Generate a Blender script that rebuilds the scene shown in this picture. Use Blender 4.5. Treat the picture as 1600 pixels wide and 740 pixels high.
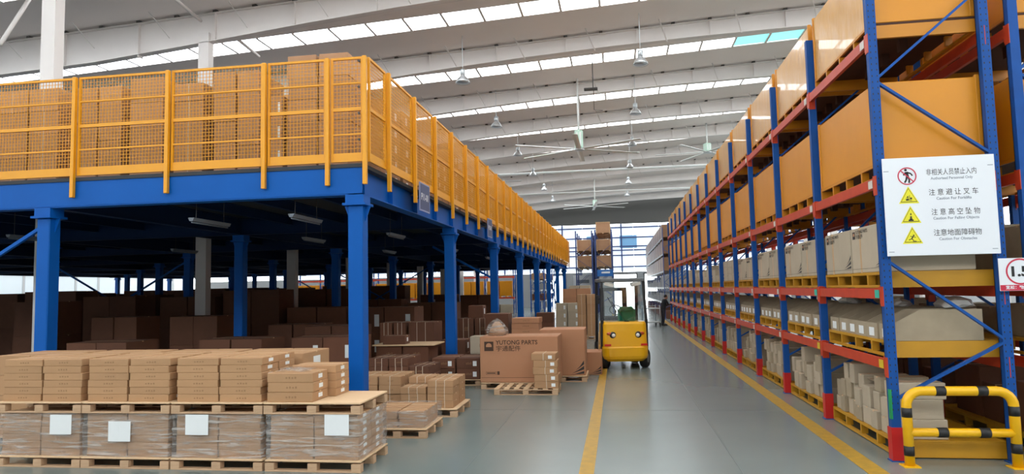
import bpy, bmesh, math, random
from mathutils import Vector, Matrix
S = bpy.context.scene
COL = S.collection
for o in list(bpy.data.objects): bpy.data.objects.remove(o)
random.seed(7)
R = math.radians

# ------------------------------------------------------------------ camera
def make_camera():
    yaw, pitch, roll = .1498, .0762, -.0218
    cy, sy, cp, sp = math.cos(yaw), math.sin(yaw), math.cos(pitch), math.sin(pitch)
    F = Vector((-sy*cp, cy*cp, sp)); r = Vector((cy, sy, 0)); u = r.cross(F)
    c, s = math.cos(roll), math.sin(roll)
    r, u = r*c+u*s, u*c-r*s
    cam = bpy.data.objects.new('camera', bpy.data.cameras.new('camera')); COL.objects.link(cam)
    cam.matrix_world = Matrix(((r.x, u.x, -F.x, 0), (r.y, u.y, -F.y, 0), (r.z, u.z, -F.z, 2.15), (0, 0, 0, 1)))
    cam.data.sensor_width = 36; cam.data.lens = 1080.55/1600*36
    cam.data.clip_start = .1; cam.data.clip_end = 400
    S.camera = cam
make_camera()

# ------------------------------------------------------------------ sky light and exposure
W = bpy.data.worlds.new('world'); S.world = W; W.use_nodes = True
bg = W.node_tree.nodes['Background']
bg.inputs[0].default_value = (.93, .97, 1, 1); bg.inputs[1].default_value = 6
SKYLIGHT = 7
S.view_settings.view_transform = 'Standard'; S.view_settings.look = 'None'
S.view_settings.gamma = 1; S.view_settings.use_curve_mapping = False
S.view_settings.exposure = .1

# ------------------------------------------------------------------ materials
def lin(h):
    h = h.lstrip('#'); c = [int(h[i:i+2], 16)/255 for i in (0, 2, 4)]
    return tuple((x/12.92 if x <= .04045 else ((x+.055)/1.055)**2.4) for x in c)+(1,)
M = {}
def mat(name, col, rough=.6, metal=0, var=0, nscale=4, namt=0, col2=None, bump=0, bscale=40, emit=None, estr=0, stretch=None, spec=.5, coat=0):
    m = bpy.data.materials.new(name); m.use_nodes = True; nt = m.node_tree; b = nt.nodes['Principled BSDF']
    c = lin(col); b.inputs['Base Color'].default_value = c
    b.inputs['Roughness'].default_value = rough; b.inputs['Metallic'].default_value = metal
    b.inputs['Specular IOR Level'].default_value = spec; b.inputs['Coat Weight'].default_value = coat
    L = nt.links.new
    tc = nt.nodes.new('ShaderNodeTexCoord'); src = tc.outputs['Object']
    if stretch:
        mp = nt.nodes.new('ShaderNodeMapping'); mp.inputs['Scale'].default_value = stretch; L(src, mp.inputs[0]); src = mp.outputs[0]
    out = None
    if namt:
        n = nt.nodes.new('ShaderNodeTexNoise'); n.inputs['Scale'].default_value = nscale; n.inputs['Detail'].default_value = 5; L(src, n.inputs[0])
        mx = nt.nodes.new('ShaderNodeMix'); mx.data_type = 'RGBA'
        mr = nt.nodes.new('ShaderNodeMapRange'); mr.inputs[1].default_value = .35; mr.inputs[2].default_value = .65; mr.inputs[4].default_value = namt
        L(n.outputs[0], mr.inputs[0]); L(mr.outputs[0], mx.inputs[0])
        mx.inputs[6].default_value = c; mx.inputs[7].default_value = lin(col2 or '#000000'); out = mx.outputs[2]
    if var:
        oi = nt.nodes.new('ShaderNodeObjectInfo'); mr = nt.nodes.new('ShaderNodeMapRange')
        mr.inputs[3].default_value = 1-var; mr.inputs[4].default_value = 1+var; L(oi.outputs['Random'], mr.inputs[0])
        h = nt.nodes.new('ShaderNodeHueSaturation'); L(mr.outputs[0], h.inputs['Value'])
        if out: L(out, h.inputs['Color'])
        else: h.inputs['Color'].default_value = c
        out = h.outputs[0]
    if out: L(out, b.inputs['Base Color'])
    if bump:
        n = nt.nodes.new('ShaderNodeTexNoise'); n.inputs['Scale'].default_value = bscale; n.inputs['Detail'].default_value = 3; L(src, n.inputs[0])
        bp = nt.nodes.new('ShaderNodeBump'); bp.inputs['Strength'].default_value = bump; bp.inputs['Distance'].default_value = .02
        L(n.outputs[0], bp.inputs['Height']); L(bp.outputs[0], b.inputs['Normal'])
    if emit:
        b.inputs['Emission Color'].default_value = lin(emit); b.inputs['Emission Strength'].default_value = estr
    M[name] = m; return m
mat('floor', '#7d8783', .22, nscale=.35, namt=.5, col2='#6b7672', spec=.5)
mat('joint', '#596260', .7)
mat('yellow_paint', '#b98d1e', .5, nscale=9, namt=.5, col2='#8d7636')
mat('ceiling', '#f3ece7', .6, nscale=.5, namt=.2, col2='#e9e2dd')
mat('beam_white', '#e3deda', .55, nscale=1.2, namt=.25, col2='#d3cdc9')
mat('skylight', '#ffffff', .5, emit='#f4faff', estr=SKYLIGHT)
mat('skylight_cyan', '#bff0f2', .5, emit='#7fe3ea', estr=1.2)
mat('dark_steel', '#4a4744', .6)
mat('wall_grey', '#8b8c8d', .8); mat('wall_dark', '#63625f', .8); mat('wall_white', '#d9dadb', .7)
mat('win_far', '#dfe8ee', .3, emit='#e4eef5', estr=.75); mat('win_side', '#dfe8ee', .3, emit='#dde8ef', estr=.3)
mat('win_blue', '#6b9fc9', .3, emit='#7fb2d8', estr=.3)
mat('blue_trim', '#3c4f86', .5)
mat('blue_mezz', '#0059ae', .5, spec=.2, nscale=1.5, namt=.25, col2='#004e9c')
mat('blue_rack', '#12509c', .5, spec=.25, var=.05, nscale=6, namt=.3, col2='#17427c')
mat('deck', '#34383d', .8); mat('joist', '#0d2a52', .6, spec=.2)  # joist navy and deck grey darkened to stand in for shade under the platform
mat('fence_yellow', '#e89f08', .4, nscale=3, namt=.15, col2='#d08b08')
mat('red_beam', '#c8401f', .42, nscale=5, namt=.35, col2='#ab3019')
mat('red_guard', '#c4201f', .45)
mat('card', '#b08862', .8, var=.07, nscale=5, namt=.25, col2='#a57a52', bump=.05, bscale=12)
mat('card_front', '#b58c64', .75, var=.05, nscale=5, namt=.2, col2='#a47c57', bump=.05, bscale=12)
mat('card_dark', '#6b432e', .8, var=.14, nscale=4, namt=.3, col2='#583724')  # carton brown darkened further to paint in the shade under the platform
mat('card_mezz', '#b58b69', .78, var=.1, nscale=3, namt=.25, col2='#a07350')
mat('card_pink', '#b98562', .8, var=.04, nscale=3, namt=.2, col2='#ac7855')
mat('card_grey', '#b7a891', .8, var=.06, nscale=4, namt=.25, col2='#a39580')
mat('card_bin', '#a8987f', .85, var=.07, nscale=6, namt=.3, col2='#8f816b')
mat('tape', '#c9a578', .35); mat('faint_print', '#8d6a49', .8); mat('print', '#4a3426', .8); mat('ink', '#33302e', .7)
mat('paper', '#e9eceb', .6, bump=.15, bscale=14); mat('strap', '#cfc0a8', .5)
mat('wood', '#c7a583', .8, var=.05, nscale=3, namt=.4, col2='#b08c69', stretch=(2, 14, 14))
mat('plywood', '#e0bf97', .7, nscale=2, namt=.35, col2='#cfaa80', stretch=(1, 8, 8))
mat('yellow_pallet', '#c58f1c', .5, var=.06, nscale=4, namt=.3, col2='#a97a1e')
mat('orange_box', '#da8d10', .42, var=.05, nscale=1.5, namt=.25, col2='#c27d14', bump=.12, bscale=3)
mat('orange_film', '#d9a048', .28, var=.05, nscale=1.2, namt=.35, col2='#cb8f36', bump=.7, bscale=5, stretch=(1, 1, .4), coat=.3)
mat('shaded_board', '#4a2a1c', .8, nscale=3, namt=.4, col2='#38200f'); mat('orange_post', '#cc8413', .45)  # pallet deck darkened to paint in the shade under the orange boxes
mat('white_sign', '#e8ebef', .35); mat('sign_yellow', '#e9df28', .4); mat('sign_red', '#c82a46', .4); mat('black', '#1d1c1c', .5)
mat('grey_text', '#8e959f', .5)
mat('navy', '#39466f', .45); mat('navy_edge', '#8f98bd', .45)
mat('tag_teal', '#35b39b', .4); mat('tag_white', '#d9cfc4', .5); mat('tag_yellow', '#d8b92b', .5)
mat('safety_yellow', '#f2b70c', .35); mat('truck_yellow', '#f5b60a', .3, coat=.3); mat('rubber', '#1b1a1a', .8)
mat('truck_black', '#1c1c1e', .45); mat('truck_grey', '#6d7275', .4)
mat('lens', '#f3efe6', .1, coat=1); mat('lens_amber', '#c2582a', .2); mat('reflector', '#d5281c', .3)
mat('green_seat', '#1f8a58', .7); mat('cloth_black', '#1b1c20', .9); mat('cloth_navy', '#22242c', .9); mat('skin', '#b98468', .6); mat('hair', '#17130f', .8)
mat('alu', '#c9cccd', .3, metal=.7); mat('fan_white', '#dfe2df', .4); mat('fan_green', '#b9d6c4', .4)
mat('tube_off', '#707a84', .4)
mat('galv', '#b6bbbd', .35, metal=.5); mat('brown_wrap', '#8f6a49', .35, var=.12, nscale=3, namt=.4, col2='#6e5138')
mat('bag', '#cfcdc8', .3); mat('green_tape', '#1f9a58', .5); mat('blue_sign', '#1f6fc0', .4); mat('grey_goods', '#8d8f90', .7, var=.15)
def film_mat():
    m = bpy.data.materials.new('film'); m.use_nodes = True; nt = m.node_tree; nt.nodes.clear(); L = nt.links.new
    o = nt.nodes.new('ShaderNodeOutputMaterial'); mix = nt.nodes.new('ShaderNodeMixShader'); t = nt.nodes.new('ShaderNodeBsdfTransparent')
    t.inputs[0].default_value = (.93, .93, .93, 1)
    g = nt.nodes.new('ShaderNodeBsdfPrincipled'); g.inputs['Base Color'].default_value = lin('#e4e0da'); g.inputs['Roughness'].default_value = .18
    tc = nt.nodes.new('ShaderNodeTexCoord'); mp = nt.nodes.new('ShaderNodeMapping'); mp.inputs['Scale'].default_value = (1.6, 1.6, 17); mp.inputs['Rotation'].default_value = (.05, .1, 0)
    n = nt.nodes.new('ShaderNodeTexNoise'); n.inputs['Scale'].default_value = 1.6; n.inputs['Detail'].default_value = 3; n.inputs['Distortion'].default_value = .6
    L(tc.outputs['Object'], mp.inputs[0]); L(mp.outputs[0], n.inputs[0])
    r = nt.nodes.new('ShaderNodeMapRange'); r.inputs[1].default_value = .45; r.inputs[2].default_value = .72; r.inputs[3].default_value = .14; r.inputs[4].default_value = .55; L(n.outputs[0], r.inputs[0])
    bp = nt.nodes.new('ShaderNodeBump'); bp.inputs['Strength'].default_value = .8; bp.inputs['Distance'].default_value = .03
    L(n.outputs[0], bp.inputs['Height']); L(bp.outputs[0], g.inputs['Normal'])
    L(r.outputs[0], mix.inputs[0]); L(t.outputs[0], mix.inputs[1]); L(g.outputs[0], mix.inputs[2]); L(mix.outputs[0], o.inputs[0]); M['film'] = m
    m = bpy.data.materials.new('glass'); m.use_nodes = True; nt = m.node_tree; nt.nodes.clear(); L = nt.links.new
    o = nt.nodes.new('ShaderNodeOutputMaterial'); mix = nt.nodes.new('ShaderNodeMixShader'); t = nt.nodes.new('ShaderNodeBsdfTransparent'); t.inputs[0].default_value = (.82, .86, .86, 1)
    g = nt.nodes.new('ShaderNodeBsdfGlossy'); g.inputs['Roughness'].default_value = .03; mix.inputs[0].default_value = .1
    L(t.outputs[0], mix.inputs[1]); L(g.outputs[0], mix.inputs[2]); L(mix.outputs[0], o.inputs[0]); M['glass'] = m
film_mat()

# ------------------------------------------------------------------ mesh helpers
class MB:
    def __init__(s): s.v, s.f, s.m = [], [], []
    def add(s, vs, fs, mi=0):
        n = len(s.v); s.v += [tuple(v) for v in vs]; s.f += [tuple(i+n for i in f) for f in fs]; s.m += [mi]*len(fs); return s
    def box(s, x0, x1, y0, y1, z0, z1, mi=0):
        return s.add([(x0,y0,z0),(x1,y0,z0),(x1,y1,z0),(x0,y1,z0),(x0,y0,z1),(x1,y0,z1),(x1,y1,z1),(x0,y1,z1)],
                     [(0,3,2,1),(4,5,6,7),(0,1,5,4),(1,2,6,5),(2,3,7,6),(3,0,4,7)], mi)
    def bbox(s, x0, x1, y0, y1, z0, z1, b=.006, mi=0):   # box with chamfered edges
        X, Y, Z = (x0, x1), (y0, y1), (z0, z1); vs, ix = [], {}
        for i in (0, 1):
            for j in (0, 1):
                for k in (0, 1):
                    sx, sy, sz = (b if i == 0 else -b), (b if j == 0 else -b), (b if k == 0 else -b)
                    for a, p in enumerate(((X[i], Y[j]+sy, Z[k]+sz), (X[i]+sx, Y[j], Z[k]+sz), (X[i]+sx, Y[j]+sy, Z[k]))):
                        ix[i, j, k, a] = len(vs); vs.append(p)
        c = (x0+x1)/2, (y0+y1)/2, (z0+z1)/2; fs = []
        def face(ids):
            p = [Vector(vs[q]) for q in ids]; n = (p[1]-p[0]).cross(p[2]-p[0]); m = sum(p, Vector())/len(p)-Vector(c)
            fs.append(tuple(ids) if n.dot(m) > 0 else tuple(reversed(ids)))
        for i in (0, 1):
            face([ix[i,0,0,0], ix[i,1,0,0], ix[i,1,1,0], ix[i,0,1,0]])
            face([ix[0,i,0,1], ix[1,i,0,1], ix[1,i,1,1], ix[0,i,1,1]])
            face([ix[0,0,i,2], ix[1,0,i,2], ix[1,1,i,2], ix[0,1,i,2]])
            for j in (0, 1):
                face([ix[i,j,0,0], ix[i,j,1,0], ix[i,j,1,1], ix[i,j,0,1]])
                face([ix[i,0,j,0], ix[i,1,j,0], ix[i,1,j,2], ix[i,0,j,2]])
                face([ix[0,i,j,1], ix[1,i,j,1], ix[1,i,j,2], ix[0,i,j,2]])
                for k in (0, 1): face([ix[i,j,k,0], ix[i,j,k,1], ix[i,j,k,2]])
        return s.add(vs, fs, mi)
    def bar(s, p, q, w, h=None, up=(0, 0, 1), mi=0):
        h = h or w; p, q = Vector(p), Vector(q); d = (q-p).normalized(); up = Vector(up)
        if abs(d.dot(up)) > .98: up = Vector((0, 1, 0))
        a = d.cross(up).normalized()*w/2; b = a.cross(d).normalized()*h/2
        vs = [p-a-b, p+a-b, p+a+b, p-a+b, q-a-b, q+a-b, q+a+b, q-a+b]
        return s.add(vs, [(0,3,2,1),(4,5,6,7),(0,1,5,4),(1,2,6,5),(2,3,7,6),(3,0,4,7)], mi)
    def tube(s, pts, r, n=8, mi=0):
        pts = [Vector(p) for p in pts]; k = len(pts); rr = r if isinstance(r, (list, tuple)) else [r]*k; vs, fs = [], []; ref = None
        for i, p in enumerate(pts):
            d = (pts[min(i+1, k-1)]-pts[max(i-1, 0)]).normalized()
            if ref is None: ref = Vector((0, 0, 1)) if abs(d.z) < .9 else Vector((0, 1, 0))
            a = d.cross(ref).normalized(); b = a.cross(d).normalized(); ref = b
            for j in range(n):
                t = 2*math.pi*j/n; vs.append(p+(a*math.cos(t)+b*math.sin(t))*rr[i])
        for i in range(k-1):
            for j in range(n):
                fs.append((i*n+j, i*n+(j+1) % n, (i+1)*n+(j+1) % n, (i+1)*n+j))
        fs += [tuple(reversed(range(n))), tuple(range((k-1)*n, k*n))]
        return s.add(vs, fs, mi)
    def lathe(s, prof, c=(0, 0, 0), n=16, axis='z', mi=0):
        vs, fs = [], []; k = len(prof)
        for r, z in prof:
            for j in range(n):
                t = 2*math.pi*j/n; a, b = r*math.cos(t), r*math.sin(t)
                vs.append((c[0]+a, c[1]+b, c[2]+z) if axis == 'z' else ((c[0]+z, c[1]+a, c[2]+b) if axis == 'x' else (c[0]+b, c[1]+z, c[2]+a)))
        for i in range(k-1):
            for j in range(n): fs.append((i*n+j, i*n+(j+1) % n, (i+1)*n+(j+1) % n, (i+1)*n+j))
        fs += [tuple(reversed(range(n))), tuple(range((k-1)*n, k*n))]
        return s.add(vs, fs, mi)
    def prism(s, pts, a, b, plane='xz', mi=0):           # polygon extruded between a and b along the missing axis
        def P(u, v, w): return {'xz': (u, w, v), 'yz': (w, u, v), 'xy': (u, v, w)}[plane]
        n = len(pts); vs = [P(u, v, a) for u, v in pts]+[P(u, v, b) for u, v in pts]
        fs = [tuple(range(n)), tuple(reversed(range(n, 2*n)))]+[(i, i+n, (i+1) % n+n, (i+1) % n) for i in range(n)]
        return s.add(vs, fs, mi)
    def mesh(s, name, mats, smooth=False, fix=False):
        me = bpy.data.meshes.new(name); me.from_pydata(s.v, [], s.f)
        for m in (mats if isinstance(mats, (list, tuple)) else [mats]): me.materials.append(M[m])
        for p, mi in zip(me.polygons, s.m): p.material_index = mi; p.use_smooth = smooth
        if fix:
            bm = bmesh.new(); bm.from_mesh(me); bmesh.ops.recalc_face_normals(bm, faces=bm.faces); bm.to_mesh(me); bm.free()
        me.update(); return me
CACHE = {}
def cached(key, fn):
    if key not in CACHE: CACHE[key] = fn()
    return CACHE[key]
def obj(name, me, parent=None, loc=(0, 0, 0), rz=0, rot=None):
    o = bpy.data.objects.new(name, me); COL.objects.link(o); o.location = loc
    o.rotation_euler = rot or (0, 0, rz); o.parent = parent; return o
def tag(o, label, cat=None, group=None, kind=None):
    o['label'] = label
    if cat: o['category'] = cat
    if group: o['group'] = group
    if kind: o['kind'] = kind
    return o
def thing(name, label, cat, loc=(0, 0, 0), rz=0, group=None, me=None): return tag(obj(name, me, None, loc, rz), label, cat, group)
def struct(name, me, label, loc=(0, 0, 0), rz=0, parent=None):
    o = obj(name, me, parent, loc, rz); o['kind'] = 'structure'; o['label'] = label; return o
ORD = 'first second third fourth fifth sixth seventh eighth ninth tenth eleventh twelfth thirteenth fourteenth fifteenth sixteenth seventeenth eighteenth nineteenth twentieth'.split()
ORD += ['twenty-'+x for x in ORD[:9]]+['thirtieth']+['thirty-'+x for x in ORD[:9]]+['fortieth']+['forty-'+x for x in ORD[:9]]+['fiftieth']+['fifty-'+x for x in ORD[:9]]+['sixtieth']+['sixty-'+x for x in ORD[:9]]
def text_mesh(txt, size, mats, mid=True, bold=0):
    cu = bpy.data.curves.new('lettering', 'FONT'); cu.body = txt; cu.size = size; cu.resolution_u = 3; cu.offset = bold
    cu.align_x = 'CENTER' if mid else 'LEFT'; cu.align_y = 'CENTER' if mid else 'BOTTOM'
    o = bpy.data.objects.new('lettering', cu); COL.objects.link(o)
    dg = bpy.context.evaluated_depsgraph_get(); me = bpy.data.meshes.new_from_object(o.evaluated_get(dg))
    bpy.data.objects.remove(o); bpy.data.curves.remove(cu)
    me.materials.clear(); me.materials.append(M[mats])
    if len(me.vertices):
        xs = [v.co.x for v in me.vertices]; me['w'] = max(xs)-min(xs)
    return me
def lettering(txt, size, m, parent, loc, width=None, rot=(math.pi/2, 0, 0), mid=True, bold=0, name='lettering'):
    me = cached(('txt', txt, size, m, mid, bold), lambda: text_mesh(txt, size, m, mid, bold))
    o = obj(name, me, parent, loc, rot=rot)
    if width and me.get('w'): o.scale = (width/me['w'], 1, 1)
    return o

# ------------------------------------------------------------------ the hall
def roof_z(x): return 12.45+.05*(x+4) if x <= 14 else 13.35-.05*(x-14)
XW, XE, YB, YF = -54, 34, -6.5, 83
RAFT = [15+6.5*k for k in range(-3, 11)]                 # rafter lines
def hall():
    fl = struct('floor', MB().box(-60, 60, -30, 120, -.2, 0).mesh('floor', 'floor'), 'grey green polished concrete warehouse floor')
    jm = MB().box(-.006, .006, 0, 90, .0002, .0012).mesh('joint', 'joint')
    for x in (1.35, -1.9, -10, -16, -22): obj('floor_joint', jm, fl, (x, -2, 0))
    jm = MB().box(-30, 12, -.006, .006, .0002, .0012).mesh('joint', 'joint')
    for y in (6, 12, 18, 24, 30, 36, 42): obj('floor_joint', jm, fl, (0, y+.5, 0))
    struct('trim_1', MB().box(-.52, -.345, 2, 60, .0015, .004).mesh('aisle_line', 'yellow_paint'), 'yellow painted line down the middle of the aisle')
    struct('trim_2', MB().box(2.72, 2.95, 2, 46, .0015, .004).mesh('rack_line', 'yellow_paint'), 'yellow painted line along the foot of the orange rack')
    # roof sheets between the skylight strips
    strips = [(y+2.65, y+3.85) for y in RAFT]
    edges = [YB]+[e for s in strips for e in s]+[YF+2]
    b = MB()
    for i in range(0, len(edges), 2):
        y0, y1 = edges[i], edges[i+1]
        if y1 <= y0: continue
        for x0, x1 in ((XW, 14), (14, XE)):
            z0, z1 = roof_z(x0), roof_z(x1)
            b.add([(x0,y0,z0),(x1,y0,z1),(x1,y1,z1),(x0,y1,z0),(x0,y0,z0+.15),(x1,y0,z1+.15),(x1,y1,z1+.15),(x0,y1,z0+.15)],
                  [(0,3,2,1),(4,5,6,7),(0,1,5,4),(1,2,6,5),(2,3,7,6),(3,0,4,7)])
    struct('ceiling', b.mesh('ceiling', 'ceiling'), 'pale sheet metal roof lining')
    # skylight strips: panes between purlins
    pw = 1.45; ang = -math.atan(.05)
    pm = MB().box(-pw/2+.045, pw/2-.045, -.57, .57, .03, .05).mesh('pane', 'skylight')
    pc = MB().box(-pw/2+.045, pw/2-.045, -.57, .57, .03, .05).mesh('pane', 'skylight_cyan')
    bm_ = MB().box(-.045, .045, -.6, .6, -.03, .07).mesh('purlin', 'beam_white')
    n = 0
    for i, (y0, y1) in enumerate(strips):
        yc = (y0+y1)/2
        if yc > YF: continue
        n += 1
        w = struct('window_%d' % n, None, 'row of bright skylight panes across the roof, %s from the camera end' % ORD[n-1], (0, yc, 0))
        kk = range(-30, 9)
        for k in kk:
            x = k*pw+.4
            if x < XW+1: continue
            o = obj('pane', pc if (i == 5 and k >= 4) else pm, w, (x, 0, roof_z(x)), rot=(0, ang, 0))
            obj('purlin', bm_, w, (x+pw/2, 0, roof_z(x+pw/2)), rot=(0, ang, 0))
    # rafters: tapered I-sections
    for i, y in enumerate(RAFT):
        if y > 80: continue
        r = struct('roof_beam', None, 'white tapered steel roof beam, %s from the camera end' % ORD[i], (0, y, 0))
        def dep(x): return .58+.42*min(1.2, abs((x+0)/13.8))**2
        xs = [XW+.2, -38, -30, -22, -18, -13.8, -10, -7, -3.5, 0, 3.5, 7, 10, 14]
        b = MB()
        for x0, x1 in zip(xs, xs[1:]):
            t0, t1 = roof_z(x0)-.09, roof_z(x1)-.09; d0, d1 = dep(x0), dep(x1)
            for (ya, yb, a0, a1, c0, c1) in ((-.012, .012, t0-d0, t1-d1, t0, t1), (-.15, .15, t0-d0-.02, t1-d1-.02, t0-d0, t1-d1), (-.15, .15, t0-.02, t1-.02, t0, t1)):
                b.add([(x0,ya,a0),(x1,ya,a1),(x1,yb,a1),(x0,yb,a0),(x0,ya,c0),(x1,ya,c1),(x1,yb,c1),(x0,yb,c0)], [(0,3,2,1),(4,5,6,7),(0,1,5,4),(1,2,6,5),(2,3,7,6),(3,0,4,7)])
        obj('i_section', b.mesh('i_section', 'beam_white'), r)
        obj('haunch', MB().box(14, XE, -.15, .15, 11.6, 12.3).mesh('haunch', 'beam_white'), r)
        if 8 < y < 62:
            for k in range(-10, 6):
                x = k*2.9+1.1
                if y < 20 and (x > -6 or x < -30): continue
                d = dep(x)
                obj('stiffener', cached(('stf', round(d, 1)), lambda: MB().box(-.012, .012, -.13, .13, -round(d, 1), 0).mesh('stiffener', 'beam_white')), r, (x, 0, roof_z(x)-.1))
                obj('fly_brace', cached('fly', lambda: MB().bar((0, -.1, -.72), (-.35, -.75, .0), .05, .012).mesh('fly_brace', 'beam_white')), r, (x+1.2, 0, roof_z(x)))
                obj('purlin_cleat', cached('cleat', lambda: MB().box(-.07, .07, -.14, .14, -.09, .005).mesh('purlin_cleat', 'dark_steel')), r, (x+1.45, 0, roof_z(x+1.45)))
                obj('purlin_cleat', CACHE['cleat'], r, (x, 0, roof_z(x)))
    # building columns carried up through the platform
    def colm():
        b = MB(); b.box(-.19, .19, -.15, -.13, 0, 11.2).box(-.19, .19, .13, .15, 0, 11.2)
        b.box(-.19, -.17, -.13, .13, 0, 11.2).box(.17, .19, -.13, .13, 0, 11.2).box(-.3, .3, -.26, .26, 0, .04); return b.mesh('column', 'beam_white')
    cm = colm()
    for i, y in enumerate(RAFT):
        if 10 < y < 80:
            struct('column', cm, 'white boxed steel building column rising through the platform, %s from the camera' % ORD[i-3], (-13.8, y, 0))
            struct('column', cm, 'white boxed steel building column behind the racks, %s from the camera' % ORD[i-3], (14, y, 0))
    # diagonal roof bracing rods seen over the platform
    for j, (p, q) in enumerate((((-15.61, 15.3, 8.76), (-16.1, 17.2, 11.6)), ((-13.8, 21.2, 11.55), (-13.5, 18.6, 11.62)), ((-12.92, 23.5, 11.0), (-13.3, 22.6, 11.4)))):
        struct('roof_strut', MB().tube([p, q], .055, 8).mesh('roof_strut', 'beam_white', True), 'white diagonal roof strut meeting a column, %s of three' % ORD[j])
    # far wall
    w = struct('wall_far', None, 'far gable wall with grey base, pale glazed band and dark gable', (0, YF, 0))
    b = MB(); holes = [(-8.5, -6.2), (-.4, 2.2), (3.2, 4.6)]; x = XW
    for a, c in holes: b.box(x, a, 0, .25, 0, 4.0); b.box(a, c, 0, .25, 3.7, 4.0); x = c
    b.box(x, XE, 0, .25, 0, 4.0); obj('wall_base', b.mesh('wall_base', 'wall_grey'), w)
    obj('gable', MB().box(XW, XE, 0, .25, 9.7, 13.6).mesh('gable', 'wall_dark'), w)
    pm = MB().box(-1.47, 1.47, 0, .1, 4.05, 9.65).mesh('pane', 'win_far')
    for k in range(-14, 11): obj('pane', pm, w, (k*3+.5, .1, 0))
    for z in (9.25, 8.05, 7.0, 6.55, 5.95, 4.6): obj('girt', cached('girt', lambda: MB().box(XW, XE, -.16, 0, -.07, .07).mesh('girt', 'blue_trim')), w, (0, 0, z))
    for x in (-13.5, -6.4, .6, 7.6): obj('mullion', cached('mull', lambda: MB().box(-.08, .08, -.1, .05, 4, 9.7).mesh('mullion', 'blue_trim')), w, (x, 0, 0))
    for x in (-2.5, 1.4, -9): obj('window_opening', MB().box(-1, 1, -.03, 0, 6.8, 8.3).mesh('window_opening', 'win_blue'), w, (x, 0, 0))
    for k, (a, c) in enumerate(holes):
        d = struct('door_%d' % (k+1), None, 'open doorway letting in white daylight, %s along the far wall' % ORD[k], (0, YF, 0))
        obj('door_frame', MB().box(a-.12, a, -.05, .3, 0, 3.8).box(c, c+.12, -.05, .3, 0, 3.8).box(a-.12, c+.12, -.05, .3, 3.68, 3.8).mesh('door_frame', 'dark_steel'), d)
    # side walls
    wl = w = struct('wall_left', None, 'white side wall with window band and added high opening beyond the platform', (XW, 0, 0))
    obj('wall_base', MB().box(-.2, 0, YB, YF, 0, 2.3).mesh('wall_base', 'wall_white'), w); obj('wall_upper', MB().box(-.2, 0, YB, YF, 4.4, 6.2).mesh('wall_upper', 'wall_white'), w); obj('wall_head', MB().box(-.2, 0, YB, YF, 10.2, 11).mesh('wall_head', 'wall_white'), w)
    pm = MB().box(-.1, -.05, -1.45, 1.45, 2.3, 4.4).mesh('pane', 'win_side'); jm = MB().box(-.15, .05, -.12, .12, 2.3, 4.4).mesh('pier', 'wall_white')
    for k in range(26): obj('pane', pm, w, (0, 2+k*3.1, 0)); obj('pier', jm, w, (0, 3.55+k*3.1, 0))
    w = struct('wall_back', None, 'wall behind the camera with an added high row of openings', (0, YB, 0))
    obj('wall_base', MB().box(XW, XE, -.2, 0, 0, 8.3).mesh('wall_base', 'wall_white'), w); obj('gable', MB().box(XW, XE, -.2, 0, 11.3, 13.6).mesh('gable', 'wall_white'), w)
    for k in range(30): obj('pier', cached('bpier', lambda: MB().box(-.2, .2, -.2, 0, 8.3, 11.3).mesh('pier', 'wall_white')), w, (XW+.5+k*2.95, 0, 0))  # window row behind the camera added to light roof and front faces
    for k in range(15): obj('pier', cached('lpier', lambda: MB().box(-.2, 0, -.25, .25, 6.2, 10.2).mesh('pier', 'wall_white')), wl, (0, YB+1+k*6.2, 0))  # open band above the left windows added to light the ceiling
    w = struct('wall_right', None, 'white side wall hidden behind the racks', (XE, 0, 0))
    obj('wall_base', MB().box(0, .2, YB, YF, 0, 6.2).mesh('wall_base', 'wall_white'), w); obj('wall_head', MB().box(0, .2, YB, YF, 10.2, 12.5).mesh('wall_head', 'wall_white'), w)
    for k in range(15): obj('pier', CACHE['lpier'], w, (.2, YB+1+k*6.2, 0))  # matching open band, added on this side too for ceiling light
hall()

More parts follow.
